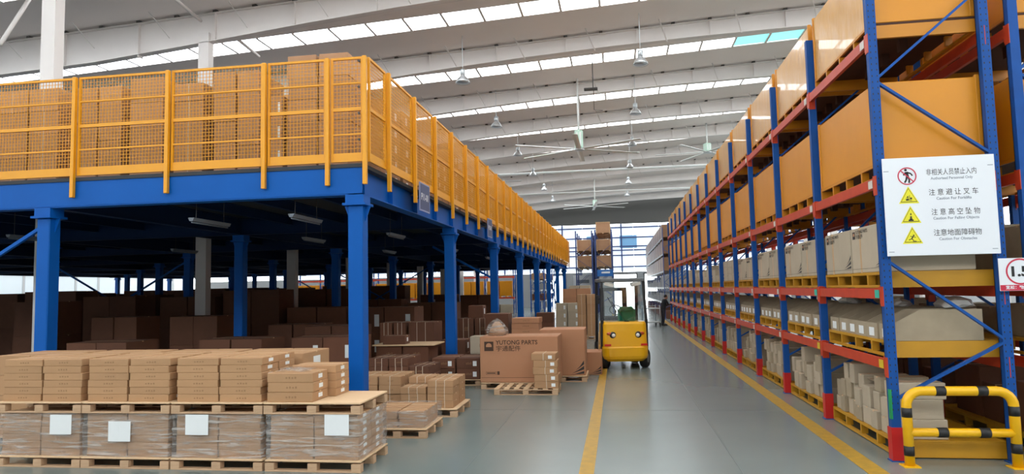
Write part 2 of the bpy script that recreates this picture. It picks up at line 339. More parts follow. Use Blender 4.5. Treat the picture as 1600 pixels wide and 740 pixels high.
# ------------------------------------------------------------------ mezzanine platform
MX = [-4.31-5.89*i for i in range(7)]; MY = [11.13+6.51*k for k in range(8)]
def ibeam(L, h, wf, m, name, t=.02, stiff=0):       # along +y, top at z=0
    b = MB().box(-wf/2, wf/2, 0, L, -t, 0).box(-wf/2, wf/2, 0, L, -h, -h+t).box(-.012, .012, 0, L, -h+t, -t)
    k = 1
    while stiff and k*stiff < L: b.box(-wf/2+.01, wf/2-.01, k*stiff-.008, k*stiff+.008, -h+t, -t); k += 1
    return b.mesh(name, m)
def mezzanine():
    t = thing('mezzanine_platform', 'big blue steel mezzanine platform stacked with cartons beside the aisle', 'platform', (MX[0], MY[0], 0))
    ox, oy = MX[0], MY[0]; w = .13; Y1 = MY[-1]-oy+2.4
    cm = MB().bbox(-w, w, -w, w, .02, 3.62, .015).box(-.24, .24, -.24, .24, 0, .02).box(-.2, .2, -.2, .2, 3.62, 3.66)
    cm.prism([(-w, 3.35), (-w-.1, 3.62), (-w, 3.62)], -.01, .01).prism([(w, 3.35), (w+.1, 3.62), (w, 3.62)], -.01, .01)
    cm.box(-.16, .16, -.16, .16, 3.66, 3.8); cm = cm.mesh('column', 'blue_mezz')
    for x in MX:
        for y in MY: obj('column', cm, t, (x-ox, y-oy, 0))
    # edge beams and main beams
    L = ibeam(Y1+.26, .52, .24, 'blue_mezz', 'edge_beam', stiff=1.63)
    obj('edge_beam', L, t, (.01, -.13, 4.32))
    fb = ibeam(-MX[-1]+ox+1, .52, .24, 'blue_mezz', 'edge_beam', stiff=0)
    obj('edge_beam', fb, t, (.13, -.01, 4.32), math.pi/2)
    obj('edge_plate', MB().box(-36, .13, -.14, -.125, -.5, 0).mesh('edge_plate', 'blue_mezz'), t, (0, 0, 4.32))
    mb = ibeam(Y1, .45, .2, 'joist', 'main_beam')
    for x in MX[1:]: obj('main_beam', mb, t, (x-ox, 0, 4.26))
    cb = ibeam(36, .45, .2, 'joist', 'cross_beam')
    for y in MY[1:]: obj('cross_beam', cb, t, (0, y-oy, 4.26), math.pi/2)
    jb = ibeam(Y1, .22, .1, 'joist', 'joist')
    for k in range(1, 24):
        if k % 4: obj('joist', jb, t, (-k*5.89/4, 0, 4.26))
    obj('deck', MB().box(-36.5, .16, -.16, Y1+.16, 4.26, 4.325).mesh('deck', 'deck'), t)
    # rod bracing in some bays
    for (i0, j0, i1, j1) in ((1, 0, 2, 0), (0, 1, 0, 2), (2, 2, 3, 2), (1, 4, 2, 4), (0, 5, 0, 6), (2, 5, 3, 5)):
        p, q = Vector((MX[i0]-ox, MY[j0]-oy, 0)), Vector((MX[i1]-ox, MY[j1]-oy, 0))
        for za, zb in ((3.55, .3), (.3, 3.55)) if (i0, j0, i1, j1) != (0, 1, 0, 2) else ((3.6, 3.6),):
            if za == zb:
                obj('knee_brace', MB().bar((p.x-.1, p.y+6.4, 2.6), (p.x-2.2, p.y+6.4, 3.75), .07, .07).mesh('knee_brace', 'blue_mezz'), t)
            else: obj('brace_rod', MB().bar((p.x, p.y, za), (q.x, q.y, zb), .06, .06).mesh('brace_rod', 'blue_mezz'), t)
mezzanine()

def fence():
    t = thing('guard_fence', 'yellow wire mesh guard fence along the platform edge', 'fence', (-4.08, 11.0, 4.32))
    H = 1.8
    pm = MB().bbox(-.035, .035, -.035, .035, -.36, H+.03, .006).mesh('fence_post', 'fence_yellow')
    def frame(w, quarter=True):
        b = MB(); f = .04
        for z in (.0, H-f): b.box(0, w, -.02, .02, z, z+f)
        for x in (0, w-f): b.box(x, x+f, -.02, .02, f, H-f)
        b.box(f, w-f, -.022, .022, H/2-.03, H/2+.03)
        if quarter:
            for z in (H*.26, H*.75): b.box(f, w-f, -.018, .012, z-.014, z+.014)
        return b.mesh('panel_frame', 'fence_yellow')
    def wires(w):
        b = MB(); n = max(2, round((w-.08)/.062)); m = round((H-.2)/.062)
        for i in range(1, n):
            x = .04+(w-.08)*i/n; b.bar((x, 0, .04), (x, 0, H-.04), .008, .008)
        for j in range(1, m):
            z = .16+(H-.2)*j/m; b.bar((.04, 0, z), (w-.04, 0, z), .008, .008)
        return b.mesh('wire_mesh', 'fence_yellow')
    def panel(w, loc, rz, quarter=True):
        o = obj('fence_panel', cached(('ff', round(w, 2), quarter), lambda: frame(w, quarter)), t, loc, rz)
        obj('wire_mesh', cached(('fw', round(w, 2)), lambda: wires(w)), o)
        obj('toe_board', cached(('ft', round(w, 2)), lambda: MB().box(.04, w-.04, -.012, .008, .04, .15).mesh('toe_board', 'fence_yellow')), o)
    xs = [-13.25, -11.42, -9.58, -7.74, -5.92, -4.77, -4.11]      # front run, world x
    for a, c in zip(xs, xs[1:]): panel(c-a-.09, (a+.045+4.08, 0, .04), 0)
    for x in xs: obj('fence_post', pm, t, (x+4.08, -.06, 0))
    ys = [11.0, 11.93]+[11.93+1.627*k for k in range(1, 30)]
    for a, c in zip(ys, ys[1:]): panel(c-a-.09, (0, a+.045-11.0, .04), math.pi/2, False)
    for y in ys[1:]: obj('fence_post', pm, t, (.06, y-11, 0))
    for z in (1.75, 1.3, .85, .4): obj('bolt', cached('fbolt', lambda: MB().lathe([(.02, -.02), (.02, .01)], n=8, axis='y').mesh('bolt', 'dark_steel')), t, (-.13, -.06, z))
fence()
def platform_signs():
    for y, txt, wd in ((14.05, 'P11-01', 'larger'), (21.6, 'P10-01', 'farther')):
        s = thing('bay_sign', '%s navy bay number plate hanging on the platform edge below the fence' % wd, 'sign', (-3.972, y, 3.84), group='bay plates on the platform edge')
        obj('plate', MB().box(-.012, .012, -.36, .36, 0, .56).mesh('plate', 'navy'), s)
        obj('border', MB().box(-.008, .014, -.37, .37, -.015, .012).box(-.008, .014, -.37, .37, .55, .575).box(-.008, .014, -.375, -.35, 0, .56).box(-.008, .014, .35, .375, 0, .56).mesh('border', 'navy_edge'), s)
        for yy in (-.25, .25): obj('hanger', cached('bsh', lambda: MB().box(-.22, -.012, -.015, .015, .3, .33).mesh('hanger', 'dark_steel')), s, (0, yy, 0))
        lettering(txt, .2, 'white_sign', s, (.0145, 0, .28), .52, (math.pi/2, 0, math.pi/2), bold=.004)
platform_signs()
def tube_lights():
    spots = [(-7.5, 11.9), (-5.6, 11.9), (-5.3, 16.2), (-7.6, 16.6), (-5.4, 22.5), (-7.6, 22.5), (-12.8, 13.5), (-12.8, 19), (-19, 16), (-5.4, 29)]
    for i, (x, y) in enumerate(spots):
        t = thing('tube_light', 'unlit batten tube light under the platform, %s in depth order' % ORD[i], 'light', (x, y, 3.5), group='batten lights under the platform')
        obj('housing', MB().prism([(-.06, .06), (.06, .06), (.03, 0), (-.03, 0)], -.6, .6, 'xz').mesh('housing', 'tube_off'), t)
        obj('tube', MB().tube([(0, -.58, -.02), (0, .58, -.02)], .014, 8).mesh('tube', 'tube_off', True), t)
        obj('hanger', MB().box(-.004, .004, -.45, -.44, .06, .54).box(-.004, .004, .44, .45, .06, .54).mesh('hanger', 'dark_steel'), t)
tube_lights()

# ------------------------------------------------------------------ pallet racks
def rack(name, label, loc, rz, nb, bay, depth, levels, height, beam_m='red_beam', post_m='blue_rack', guard=True, bh=.13, tags=False, post_w=.108):
    t = thing(name, label, 'rack', loc, rz)
    pw, pl = post_w, .095
    def post():
        b = MB().box(0, pw, 0, .012, .012, height).box(0, .012, .012, pl, .012, height).box(pw-.012, pw, .012, pl, .012, height)
        b.box(0, .045, pl-.012, pl, .012, height).box(pw-.045, pw, pl-.012, pl, .012, height).box(-.03, pw+.03, -.02, pl+.02, 0, .012); return b.mesh('upright', post_m)
    pm = cached(('post', height, post_m, pw), post)
    gm = cached(('guard',), lambda: MB().box(-.012, pw+.008, -.012, 0, .012, .4).box(-.012, 0, -.012, pl+.02, .012, .4).box(pw, pw+.008, -.012, pl+.02, .012, .4).mesh('foot_guard', 'red_guard'))
    def slots():
        b = MB(); z = .6
        while z < height-.1:
            b.box(.018, .03, -.0015, .002, z, z+.022); b.box(pw-.03, pw-.018, -.0015, .002, z, z+.022); z += .076
        return b.mesh('slot_holes', 'black')
    diag = [(.72, 0), (1.42, 1), (2.42, 0), (3.66, 1), (4.66, 0), (5.75, 1)]
    diag = [(z, s) for z, s in diag if z < height-.1]
    for k in range(nb+1):
        y = k*bay
        f = obj('upright', pm, t, (0, y, 0)); bk = obj('upright', pm, t, (depth-pw, y, 0))
        if guard: obj('foot_guard', gm, f)
        if k == 0 and tags:
            obj('tape_strip', MB().box(-.003, .0, .01, .05, .5, .85).box(-.003, .02, -.002, 0, .5, .85).mesh('tape_strip', 'green_tape'), f)
            sl = slots(); obj('slot_holes', sl, f)['kind'] = 'stuff'; obj('slot_holes', sl, bk)['kind'] = 'stuff'
        for i, ((za, sa), (zb, sb)) in enumerate(zip(diag, diag[1:])):
            bm_ = cached(('br', depth, za, zb, sa, post_m, pw), lambda: MB().bar((pw*.5 if sa == 0 else depth-pw*.5, .03, za), (pw*.5 if sb == 0 else depth-pw*.5, .03, zb), .03, .055, up=(0, 1, 0)).mesh('frame_brace', post_m))
            obj('frame_brace', bm_, t, (0, y, 0))
    def beam(collar=False):
        b = MB().box(0, .05, pl, bay, 0, bh*.62).box(.0, .03, pl, bay, bh*.62, bh).box(-.006, .054, pl, pl+.02, -.06, bh+.03).box(-.006, .054, bay-.02, bay, -.06, bh+.03)
        b.box(-.008, .0, -.004, pl+.004, -.09, bh+.02)
        if collar: b.box(-.008, pw*.85, -.007, 0, -.12, bh+.02)
        return b.mesh('beam', beam_m)
    bm_ = cached(('beam', bay, beam_m, bh, pw), beam); bc = cached(('beamc', bay, beam_m, bh, pw), lambda: beam(True))
    for k in range(nb):
        for li, z in enumerate(levels):
            f = obj('beam', bc if k else bm_, t, (0, k*bay, z)); obj('beam', bm_, t, (depth-.05, k*bay, z))
            if tags:
                m = {0: 'tag_yellow', 1: 'tag_teal'}.get(li, 'tag_white') if k < 2 else 'tag_white'
                obj('shelf_tag', cached(('stag', m), lambda: MB().box(-.012, -.008, 0, .14, .0, .1).mesh('shelf_tag', m)), f, (0, .12, .01))
    return t
RX, RY, BAY, RD = 3.205, 9.06, 2.7116, 1.40
LV = (1.08, 1.94, 3.31, 5.11)
rack('pallet_rack', 'long rack with blue uprights and orange beams holding orange bins along the aisle', (RX, RY, 0), 0, 13, BAY, RD, LV, 6.15, tags=True)
rack('pallet_rack', 'second blue and orange rack standing back to back behind the signed rack', (RX+RD+.22, RY, 0), 0, 6, BAY, RD, LV, 6.15)

BAYW = ['bay nearest the white sign']+[ORD[k]+' bay from the white sign' for k in range(1, 14)]
def yellow_pallet(dk=0):
    w, d, h = BAY-.22, 1.24, .2
    b = MB().box(.004, d-.004, .004, w-.004, h-.035, h-.002, dk).box(0, .03, 0, w, h-.035, h).box(0, .05, .05, w-.05, 0, .035).box(d-.05, d, .05, w-.05, 0, .035).box(0, d, 0, .05, 0, h-.035).box(0, d, w-.05, w, 0, h-.035)
    for k in (1, 2, 3): y = w*k/4; b.box(0, .09, y-.022, y+.022, .035, h-.035).box(d-.09, d, y-.022, y+.022, .035, h-.035).box(d*.5-.05, d*.5+.05, y-.05, y+.05, 0, h-.035, dk)
    return b
ypm = yellow_pallet().mesh('shelf_pallet', 'yellow_pallet'); opm = yellow_pallet(1).mesh('base', ['orange_post', 'shaded_board'])
def pallet_box(level_word, k, z, h, m, x, row):
    w, d = BAY-.24, 1.24
    t = thing('pallet_box', 'orange pallet box, %s, %s, %s' % (level_word, BAYW[k], row), 'crate', (x, RY+.16+k*BAY, z), group='orange pallet boxes on the upper rack levels')
    parts = [('base', cached('pbb', lambda: opm), (0, 0, 0))]
    p = .05
    def P(n, key, x0, x1, y0, y1, z0, z1, mm): parts.append((n, cached((key, h, mm), lambda: MB().bbox(x0, x1, y0, y1, z0, z1, .008).mesh(n, mm)), (0, 0, 0)))
    P('side_panel', 'a', .01, .035, p, w-p, .2, h, m); P('side_panel', 'b', d-.035, d-.01, p, w-p, .2, h, m)
    P('end_panel', 'c', .035, d-.035, .005, .03, .2, h, 'orange_box'); P('end_panel', 'd', .035, d-.035, w-.03, w-.005, .2, h, 'orange_box')
    for i, (cx, cy) in enumerate(((0, 0), (0, w-p), (d-p, 0), (d-p, w-p))): P('corner_post', ('e', i), cx-.005, cx+p, cy, cy+p, .2, h+.03, 'orange_post')
    P('lid_sheet', 'f', .04, d-.04, .04, w-.04, h-.1, h-.06, 'card')
    for n, me, l in parts: obj(n, me, t, l)
def fill_rack():
    for k in range(13):
        pallet_box('third shelf', k, LV[2]+.135, 1.22+.02*random.random(), 'orange_box', RX+.09, 'aisle side rack')
        pallet_box('top shelf', k, LV[3]+.135, 1.2, 'orange_film', RX+.09, 'aisle side rack')
        y0 = RY+.16+k*BAY
        for li, zz, wd in ((0, .013, 'floor level'), (1, LV[0]+.135, 'first shelf'), (2, LV[1]+.135, 'second shelf')):
            thing('shelf_pallet', 'wide yellow pallet, %s, %s' % (wd, BAYW[k]), 'pallet', (RX+.09, y0, zz), group='yellow shelf pallets', me=ypm)
    for k in range(3):
        pallet_box('third shelf', k, LV[2]+.135, 1.22, 'orange_box', RX+RD+.32, 'rear rack')
        pallet_box('top shelf', k, LV[3]+.135, 1.2, 'orange_box', RX+RD+.32, 'rear rack')
        y0 = RY+.16+k*BAY
        for li, zz, wd in ((0, .013, 'floor level'), (1, LV[0]+.135, 'first shelf'), (2, LV[1]+.135, 'second shelf')):
            thing('shelf_pallet', 'wide yellow pallet, %s of the rear rack, %s' % (wd, BAYW[k]), 'pallet', (RX+RD+.32, y0, zz), group='yellow shelf pallets', me=ypm)
fill_rack()

# open fronted cardboard bins on the first shelf
def bin_mesh(w, L=1.05, hf=.2, hb=.38):
    b = MB(); t = .008
    b.box(0, L, 0, w, 0, t)
    side = [(0, t), (L, t), (L, hb), (.34, hb), (0, hf)]
    b.prism(side, 0, t, 'xz').prism(side, w-t, w, 'xz')
    b.box(0, t, t, w-t, t, hf).box(L-t, L, t, w-t, t, hb)
    b.box(.36, L-.02, .02, w-.02, t, hb*.8, 2)
    b.box(-.0015, 0, w*.28, w*.74, .03, .14, 1)
    return b.mesh('parts_bin', ['card_bin', 'paper', 'grey_goods'], fix=True)
def bins():
    for k in range(13):
        n = 6 if k < 9 else 5; W = (BAY-.26)/n
        for j in range(n):
            thing('parts_bin', 'open fronted cardboard bin, %s from near upright, first shelf, %s' % (ORD[j], BAYW[k]), 'bin',
                  (RX+.1+random.uniform(0, .03), RY+.18+k*BAY+j*W, LV[0]+.336), group='cardboard bins on the first shelf', me=cached(('bin', n), lambda: bin_mesh(W-.012)))
bins()

# ------------------------------------------------------------------ cartons
def carton_mesh(w, d, h, m='card', tape=True, marks=True, stick=None, straps=0, key='carton'):
    b = MB().bbox(-w/2, w/2, -d/2, d/2, 0, h, min(.007, h*.06))
    if tape:
        b.box(-w/2-.0006, w/2+.0006, -.024, .024, h-.02, h+.0008, 1)
    if marks:
        n = 4
        for i in range(n):
            x = -w*.09+i*w*.065; b.box(x, x+w*.035, -d/2-.0008, -d/2, h*.4, h*.4+h*(.2 if i % 2 else .16), 2)
            b.box(x+w*.009, x+w*.024, -d/2-.0012, -d/2-.0006, h*.45, h*.5, 0)
    if stick == 'side': b.box(w/2, w/2+.001, -d*.12, d*.14, h*.3, h*.75, 3)
    if stick == 'front': b.box(w*.2, w*.36, -d/2-.001, -d/2, h*.25, h*.72, 3)
    for i in range(straps):
        x = -w/2+w*(i+1)/(straps+1)
        b.box(x-.006, x+.006, -d/2-.002, d/2+.002, 0, h+.0008, 4)
    return b.mesh(key, [m, 'tape', 'faint_print', 'paper', 'strap'])
def carton(name, label, x, y, z, w, d, h, m='card', rz=0, group=None, **kw):
    r = lambda v: math.floor(v*50+1e-6)/50
    w, d = r(w), r(d)
    return thing(name, label, 'carton', (x, y, z), rz, group, cached(('ct', w, d, round(h, 3), m, tuple(kw.items())), lambda: carton_mesh(w, d, h, m, key=name, **kw)))

def logo(parent, loc, w, rot, m='ink'):                     # square badge and two lines of print, flat on a carton side
    g = obj('printed_badge', cached(('badge', m), lambda: MB().box(0, .19, -.001, 0, 0, .19, 0).lathe([(.001, -.0014), (.06, -.0014), (.06, -.001), (.001, -.001)], (.095, 0, .1), 14, 'y', 1).box(.03, .16, -.0018, -.001, .03, .08, 0).mesh('printed_badge', [m, 'card_pink'])), parent, loc, rot=rot)
    s = w/1.1; g.scale = (s, 1, s)
    o = lettering('YUTONG PARTS', .12, m, g, (.24, -.0015, .105), .86, mid=False, bold=.002)
    o = lettering('宇通配件', .12, m, g, (.24, -.0015, -.02), .5, mid=False, bold=.001)
def swoosh_pts(s=1):
    return [[(0, 0), (.3, .02), (.3, .09), (.12, .02)], [(.04, .03), (.3, .13), (.3, .22), (.17, .11)], [(.12, .1), (.3, .26), (.3, .36), (.22, .22)]]
def print_carton(k, j, y, w, z, h):
    d = 1.05
    t = thing('printed_carton', 'tall grey brown printed carton, %s one, second shelf, %s' % (ORD[j], BAYW[k]), 'carton', (RX+.1, y, z), group='printed cartons on the second shelf')
    obj('carton_body', cached(('pcb', round(w, 2), h), lambda: MB().bbox(0, d, 0, w, 0, h, .008).box(-.0008, d+.0008, w*.7-.03, w*.7+.03, -.001, h+.001, 1).mesh('carton_body', ['card_grey', 'tape'])), t)
    def pr():
        b = MB()
        for q in swoosh_pts(): b.add([(-.0012, w*.015+(.3-u)*w*.95, h*.1+v*h*.9) for u, v in q], [(0, 1, 2, 3)])
        b.box(-.0012, 0, .0, w, h*.085, h*.092); return b.mesh('printed_swoosh', 'ink')
    obj('printed_swoosh', cached(('psw', round(w, 2), h), pr), t)
    logo(t, (-.002, w*.94, h*.76), w*.5, (0, 0, -math.pi/2))
def second_shelf():
    z = LV[1]+.336
    for k in range(4):
        n = 2; w = (BAY-.3)/2
        for j in range(n): print_carton(k, j, RY+.19+k*BAY+j*(w+.02), w-.02, z, .62-.01*k if k < 3 else .56)
    for k in range(4, 13):
        n = random.choice((3, 4, 4)) if k > 4 else 3; W = (BAY-.3)/n
        for j in range(n):
            L = 3 if (k, j) in ((4, 1), (4, 2), (5, 0), (6, 1), (8, 2)) else random.choice((0, 1, 1, 2))
            if k == 4 and j == 0: L = 3
            for q in range(L):
                carton('shelf_carton', 'pale carton, %s layer of %s pile, second shelf, %s' % (ORD[q], ORD[j], BAYW[k]), RX+.45, RY+.2+k*BAY+W*(j+.5), z+q*.201, .7, W-.06, .2, 'card_grey', group='pale cartons on the second shelf', marks=False)
second_shelf()
def floor_level():
    z0 = .215
    for k in range(13):
        y = RY+.2+k*BAY; end = y+BAY-.32; c = 0
        while True:
            w = random.choice((.22, .26, .3, .34)) if k < 8 else .46
            if y+w > end: break
            L = random.choice((2, 3, 3)) if k < 8 else random.choice((1, 2)); z = z0
            for q in range(L):
                h = random.choice((.2, .24, .28)) if k < 8 else .32
                if z+h > 1.0: break
                carton('stored_carton', 'small brown carton, %s layer of %s pile, floor level, %s' % (ORD[q], ORD[c], BAYW[k]), RX+.42+random.uniform(-.04, .06), y+w/2, z, .6, w-.03, h, 'card_grey' if random.random() < .6 else 'card_bin', random.uniform(-.04, .04) if k else 0,
                       'brown cartons at floor level of the rack', marks=False, tape=(q % 2 == 0))
                z += h+.001
            if q == L-1 and c % 2 == 1 and k < 6 and z < .95:         # open flaps on some top cartons
                f = thing('carton_flap', 'loose open carton flap over %s pile, floor level, %s' % (ORD[c], BAYW[k]), 'cardboard', (RX+.2, y+w/2, z+.003), group='open carton flaps')
                f.data = None
                obj('flap_sheet', cached(('flap', round(w, 2)), lambda: MB().add([(0, -w/2, .07), (.35, -w/2, 0), (.35, w/2, 0), (0, w/2, .07), (0, -w/2, .075), (.35, -w/2, .005), (.35, w/2, .005), (0, w/2, .075)], [(0,3,2,1),(4,5,6,7),(0,1,5,4),(1,2,6,5),(2,3,7,6),(3,0,4,7)]).mesh('flap_sheet', 'card_grey')), f)
            y += w; c += 1
floor_level()

def rear_rack_goods():
    x = RX+RD+.95
    for k in range(3):
        for li, z, wd in ((0, .215, 'floor level'), (1, LV[0]+.336, 'first shelf'), (2, LV[1]+.336, 'second shelf')):
            for j in range(3):
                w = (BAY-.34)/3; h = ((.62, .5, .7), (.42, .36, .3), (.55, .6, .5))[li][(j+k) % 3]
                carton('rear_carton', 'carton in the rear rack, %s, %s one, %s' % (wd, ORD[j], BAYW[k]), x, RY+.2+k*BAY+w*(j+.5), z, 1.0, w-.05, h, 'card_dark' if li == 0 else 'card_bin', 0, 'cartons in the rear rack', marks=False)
rear_rack_goods()

# ------------------------------------------------------------------ signs and barrier on the rack end
def warning_sign():
    x0, z0, w, h, y = 3.25, 2.455, 1.26, 1.195, 8.985
    t = thing('warning_sign', 'white warning board with four pictograms fixed to the rack end', 'sign', (x0, y, z0))
    obj('board', MB().bbox(0, w, -.006, .006, 0, h, .003).mesh('board', 'white_sign'), t)
    for (x, z) in ((.04, h-.16), (w-.05, h-.13), (.05, .05), (w-.06, .06)):
        obj('tape_piece', MB().box(-.03, .03, -.0075, -.006, -.004, .004).mesh('tape_piece', 'grey_text'), t, (x, 0, z))
    for x in (.03, w-.1): obj('fixing_clip', MB().box(0, .04, .006, .078, h*.8, h*.83).box(0, .04, .006, .078, h*.2, h*.23).mesh('fixing_clip', 'dark_steel'), t, (x, 0, 0))
    Y = -.0075
    rows = [(.87, '非相关人员禁止入内', 'Authorised Personnel Only', .56, .47), (.625, '注 意 避 让 叉 车', 'Caution For Forklifts', .55, .39), (.385, '注 意 高 空 坠 物', 'Caution For Falling Objects', .54, .51), (.135, '注意地面障碍物', 'Caution For Obstacles', .53, .42)]
    cx = [.275, .28, .29, .295]; tx = [.775, .785, .795, .8]
    for i, (z, a, b_, wa, wb) in enumerate(rows):
        zc = z+.1
        lettering(a, .085, 'black', t, (tx[i], Y, zc+.03), wa)
        lettering(b_, .045, 'grey_text', t, (tx[i], Y, zc-.042), wb, bold=.0008)
        p = obj('pictogram', None, t, (cx[i], Y, zc))
        if i == 0:
            fig = MB().lathe([(.001, -.001), (.016, -.001), (.016, 0)], (-.012, 0, .075), 12, 'y')
            for a_, c_, ww in (((-.005, 0, .052), (.006, 0, -.005), .035), ((.0, 0, .045), (.045, 0, .03), .018), ((.045, 0, .03), (.062, 0, .002), .016), ((-.012, 0, .045), (-.04, 0, .012), .018), ((.008, 0, -.0), (.025, 0, -.04), .022), ((.025, 0, -.04), (.02, 0, -.085), .02), ((.0, 0, .0), (-.01, 0, -.045), .022), ((-.01, 0, -.045), (-.03, 0, -.08), .02)):
                fig.bar(a_, c_, ww, .001, up=(0, 1, 0))
            obj('walking_figure', fig.mesh('walking_figure', 'black', fix=True), p)
            rg = MB(); n = 32
            for k in range(n):
                t0, t1 = 2*math.pi*k/n, 2*math.pi*(k+1)/n
                rg.add([(r*math.cos(a_), -.0015, r*math.sin(a_)) for r, a_ in ((.108, t0), (.108, t1), (.094, t1), (.094, t0))], [(0, 1, 2, 3)])
            rg.bar((-.07, -.0015, .07), (.07, -.0015, -.07), .013, .001, up=(0, 1, 0))
            obj('red_ring', rg.mesh('red_ring', 'sign_red'), p)
        else:
            tri = lambda s, yy: MB().prism([(-.115*s, -.09*s), (.115*s, -.09*s), (0, .12*s)], yy, yy+.0008)
            obj('triangle', tri(1, -.0005).mesh('triangle', 'sign_yellow'), p); obj('triangle_outline', tri(.82, -.001).mesh('triangle_outline', 'black'), p); obj('triangle_fill', tri(.74, -.0016).mesh('triangle_fill', 'sign_yellow'), p)
            f = MB(); Bq = lambda a_, c_, ww: f.bar((a_[0], -.002, a_[1]), (c_[0], -.002, c_[1]), ww, .001, up=(0, 1, 0))
            if i == 1: Bq((-.035, -.045), (.0, -.045), .02); Bq((-.01, -.045), (-.01, .0), .008); Bq((-.01, .0), (-.03, -.03), .006); Bq((.008, -.055), (.008, .01), .006); Bq((.008, -.055), (.035, -.055), .006); Bq((.015, -.03), (.035, -.03), .024)
            if i == 2: Bq((0, .03), (0, .005), .012); Bq((-.028, -.055), (.028, -.055), .018); Bq((0, -.05), (0, -.03), .03); Bq((-.01, -.018), (.01, -.018), .02)
            if i == 3: Bq((.012, .018), (.012, .0), .016); Bq((.005, .0), (-.012, -.03), .014); Bq((-.012, -.03), (-.045, -.045), .009); Bq((-.012, -.03), (.01, -.052), .009); Bq((.0, -.005), (.035, -.015), .007); Bq((.0, -.003), (-.03, .0), .007); Bq((.0, -.06), (.04, -.06), .008)
            obj('symbol', f.mesh('symbol', 'black', fix=True), p)
    t = thing('limit_sign', 'small white sign with 1.5 in a red ring and red strip below', 'sign', (4.465, 8.975, 2.01))
    w, h = .56, .385
    obj('board', MB().bbox(0, w, -.005, .005, 0, h, .002).mesh('board', 'white_sign'), t)
    obj('red_strip', MB().box(.004, w-.004, -.0065, -.005, .004, .07).mesh('red_strip', 'sign_red'), t)
    rg = MB(); n = 40
    for k in range(n):
        t0, t1 = 2*math.pi*k/n, 2*math.pi*(k+1)/n
        rg.add([(.228+r*math.cos(a_), -.0065, .226+r*math.sin(a_)) for r, a_ in ((.155, t0), (.155, t1), (.136, t1), (.136, t0))], [(0, 1, 2, 3)])
    obj('red_ring', rg.mesh('red_ring', 'sign_red'), t)
    lettering('1.5', .16, 'black', t, (.216, -.007, .222), .19, bold=.006)
    lettering('宽松：物料上架整齐', .045, 'white_sign', t, (.28, -.0075, .038), .44, bold=.001)
warning_sign()
def barrier():
    x0, x1, y, H, r = 3.3, 4.45, 8.84, .92, .055
    t = thing('crash_barrier', 'yellow and black tubular crash barrier guarding the rack foot', 'barrier', (x0, y, 0))
    L = x1-x0; rr = .17
    pts = [(0, 0, .012), (0, 0, H-r-rr)]+[(rr-rr*math.cos(a), 0, H-r-rr+rr*math.sin(a)) for a in [R(15*i) for i in range(1, 7)]]
    pts += [(L-rr+rr*math.sin(a), 0, H-r-rr+rr*math.cos(a)) for a in [R(15*i) for i in range(0, 7)]]+[(L, 0, .012)]
    obj('hoop', MB().tube(pts, r, 14).mesh('hoop', 'safety_yellow', True), t)
    obj('middle_rail', MB().tube([(0, 0, .39), (L, 0, .39)], r*.9, 14).mesh('middle_rail', 'safety_yellow', True), t)
    for x in (0, L): obj('foot_plate', MB().box(-.09, .09, -.09, .09, 0, .012).mesh('foot_plate', 'safety_yellow'), t, (x, 0, 0))
    sm = MB().tube([(-.055, 0, 0), (.055, 0, 0)], r+.002, 14).mesh('black_stripe', 'black', True)
    for x, z in ((.37, H-r), (.82, H-r), (.37, .39), (.82, .39)): obj('black_stripe', sm, t, (x, 0, z))
    for x, z in ((0, .18), (0, .62), (L, .22), (L, .64)): obj('black_stripe', sm, t, (x, 0, z), rot=(0, math.pi/2, 0))
barrier()

def loose_bags():
    rnd = random.Random(5)
    for i, (x, y, z, s, lab) in enumerate(((4.3, 9.75, 1.8, .2, 'crumpled pale plastic bag lying over the bins by the end frame'), (3.95, 10.6, 1.8, .15, 'small crumpled plastic bag farther along the bins'), (3.9, 12.6, 1.8, .17, 'crumpled plastic bag over the second bay bins'))):
        b = MB().lathe([(.3, 0), (.9, .08), (1, .3), (.8, .6), (.45, .85), (.1, .95)], n=14)
        b.v = [((x_+rnd.uniform(-.12, .12))*s, (y_+rnd.uniform(-.12, .12))*s*1.5, max(0, z_+rnd.uniform(-.08, .08))*s*.8) for x_, y_, z_ in b.v]
        thing('plastic_bag', lab, 'plastic bag', (x, y, z-.004 if i else z-.004), group='plastic bags on the first shelf', me=b.mesh('plastic_bag', 'bag'))
loose_bags()

# ------------------------------------------------------------------ pallets and goods on the floor
def pallet(label, x, y, z=0, rz=0, w=1.22, d=1.0, h=.14, solid=True, group='wooden pallets', slats=6):
    t = thing('wooden_pallet', label, 'pallet', (x, y, z), rz, group)
    bl = h-.04
    if solid: obj('deck', cached(('pd', w, d), lambda: MB().bbox(-w/2, w/2, -d/2, d/2, 0, .02, .003).mesh('deck', 'plywood')), t, (0, 0, h-.02))
    else:
        sw = w/slats*.55
        for i in range(slats): obj('deck_board', cached(('pdb', sw, d), lambda: MB().bbox(-sw/2, sw/2, -d/2, d/2, 0, .02, .002).mesh('deck_board', 'plywood')), t, (-w/2+sw/2+(w-sw)*i/(slats-1), 0, h-.02))
        for yy in (-d/2+.05, 0, d/2-.05): obj('stringer_board', cached(('psb', w), lambda: MB().box(-w/2, w/2, -.05, .05, 0, .015).mesh('stringer_board', 'wood')), t, (0, yy, h-.035))
    bm_ = cached(('pbk', bl), lambda: MB().bbox(-.06, .06, -.05, .05, 0, bl-.016, .003).mesh('block', 'wood'))
    rm = cached(('prn', w), lambda: MB().bbox(-w/2, w/2, -.05, .05, 0, .018, .002).mesh('runner', 'wood'))
    for yy in (-d/2+.05, 0, d/2-.05):
        obj('runner', rm, t, (0, yy, 0))
        for xx in (-w/2+.06, 0, w/2-.06): obj('block', bm_, t, (xx, yy, .018))
    return t
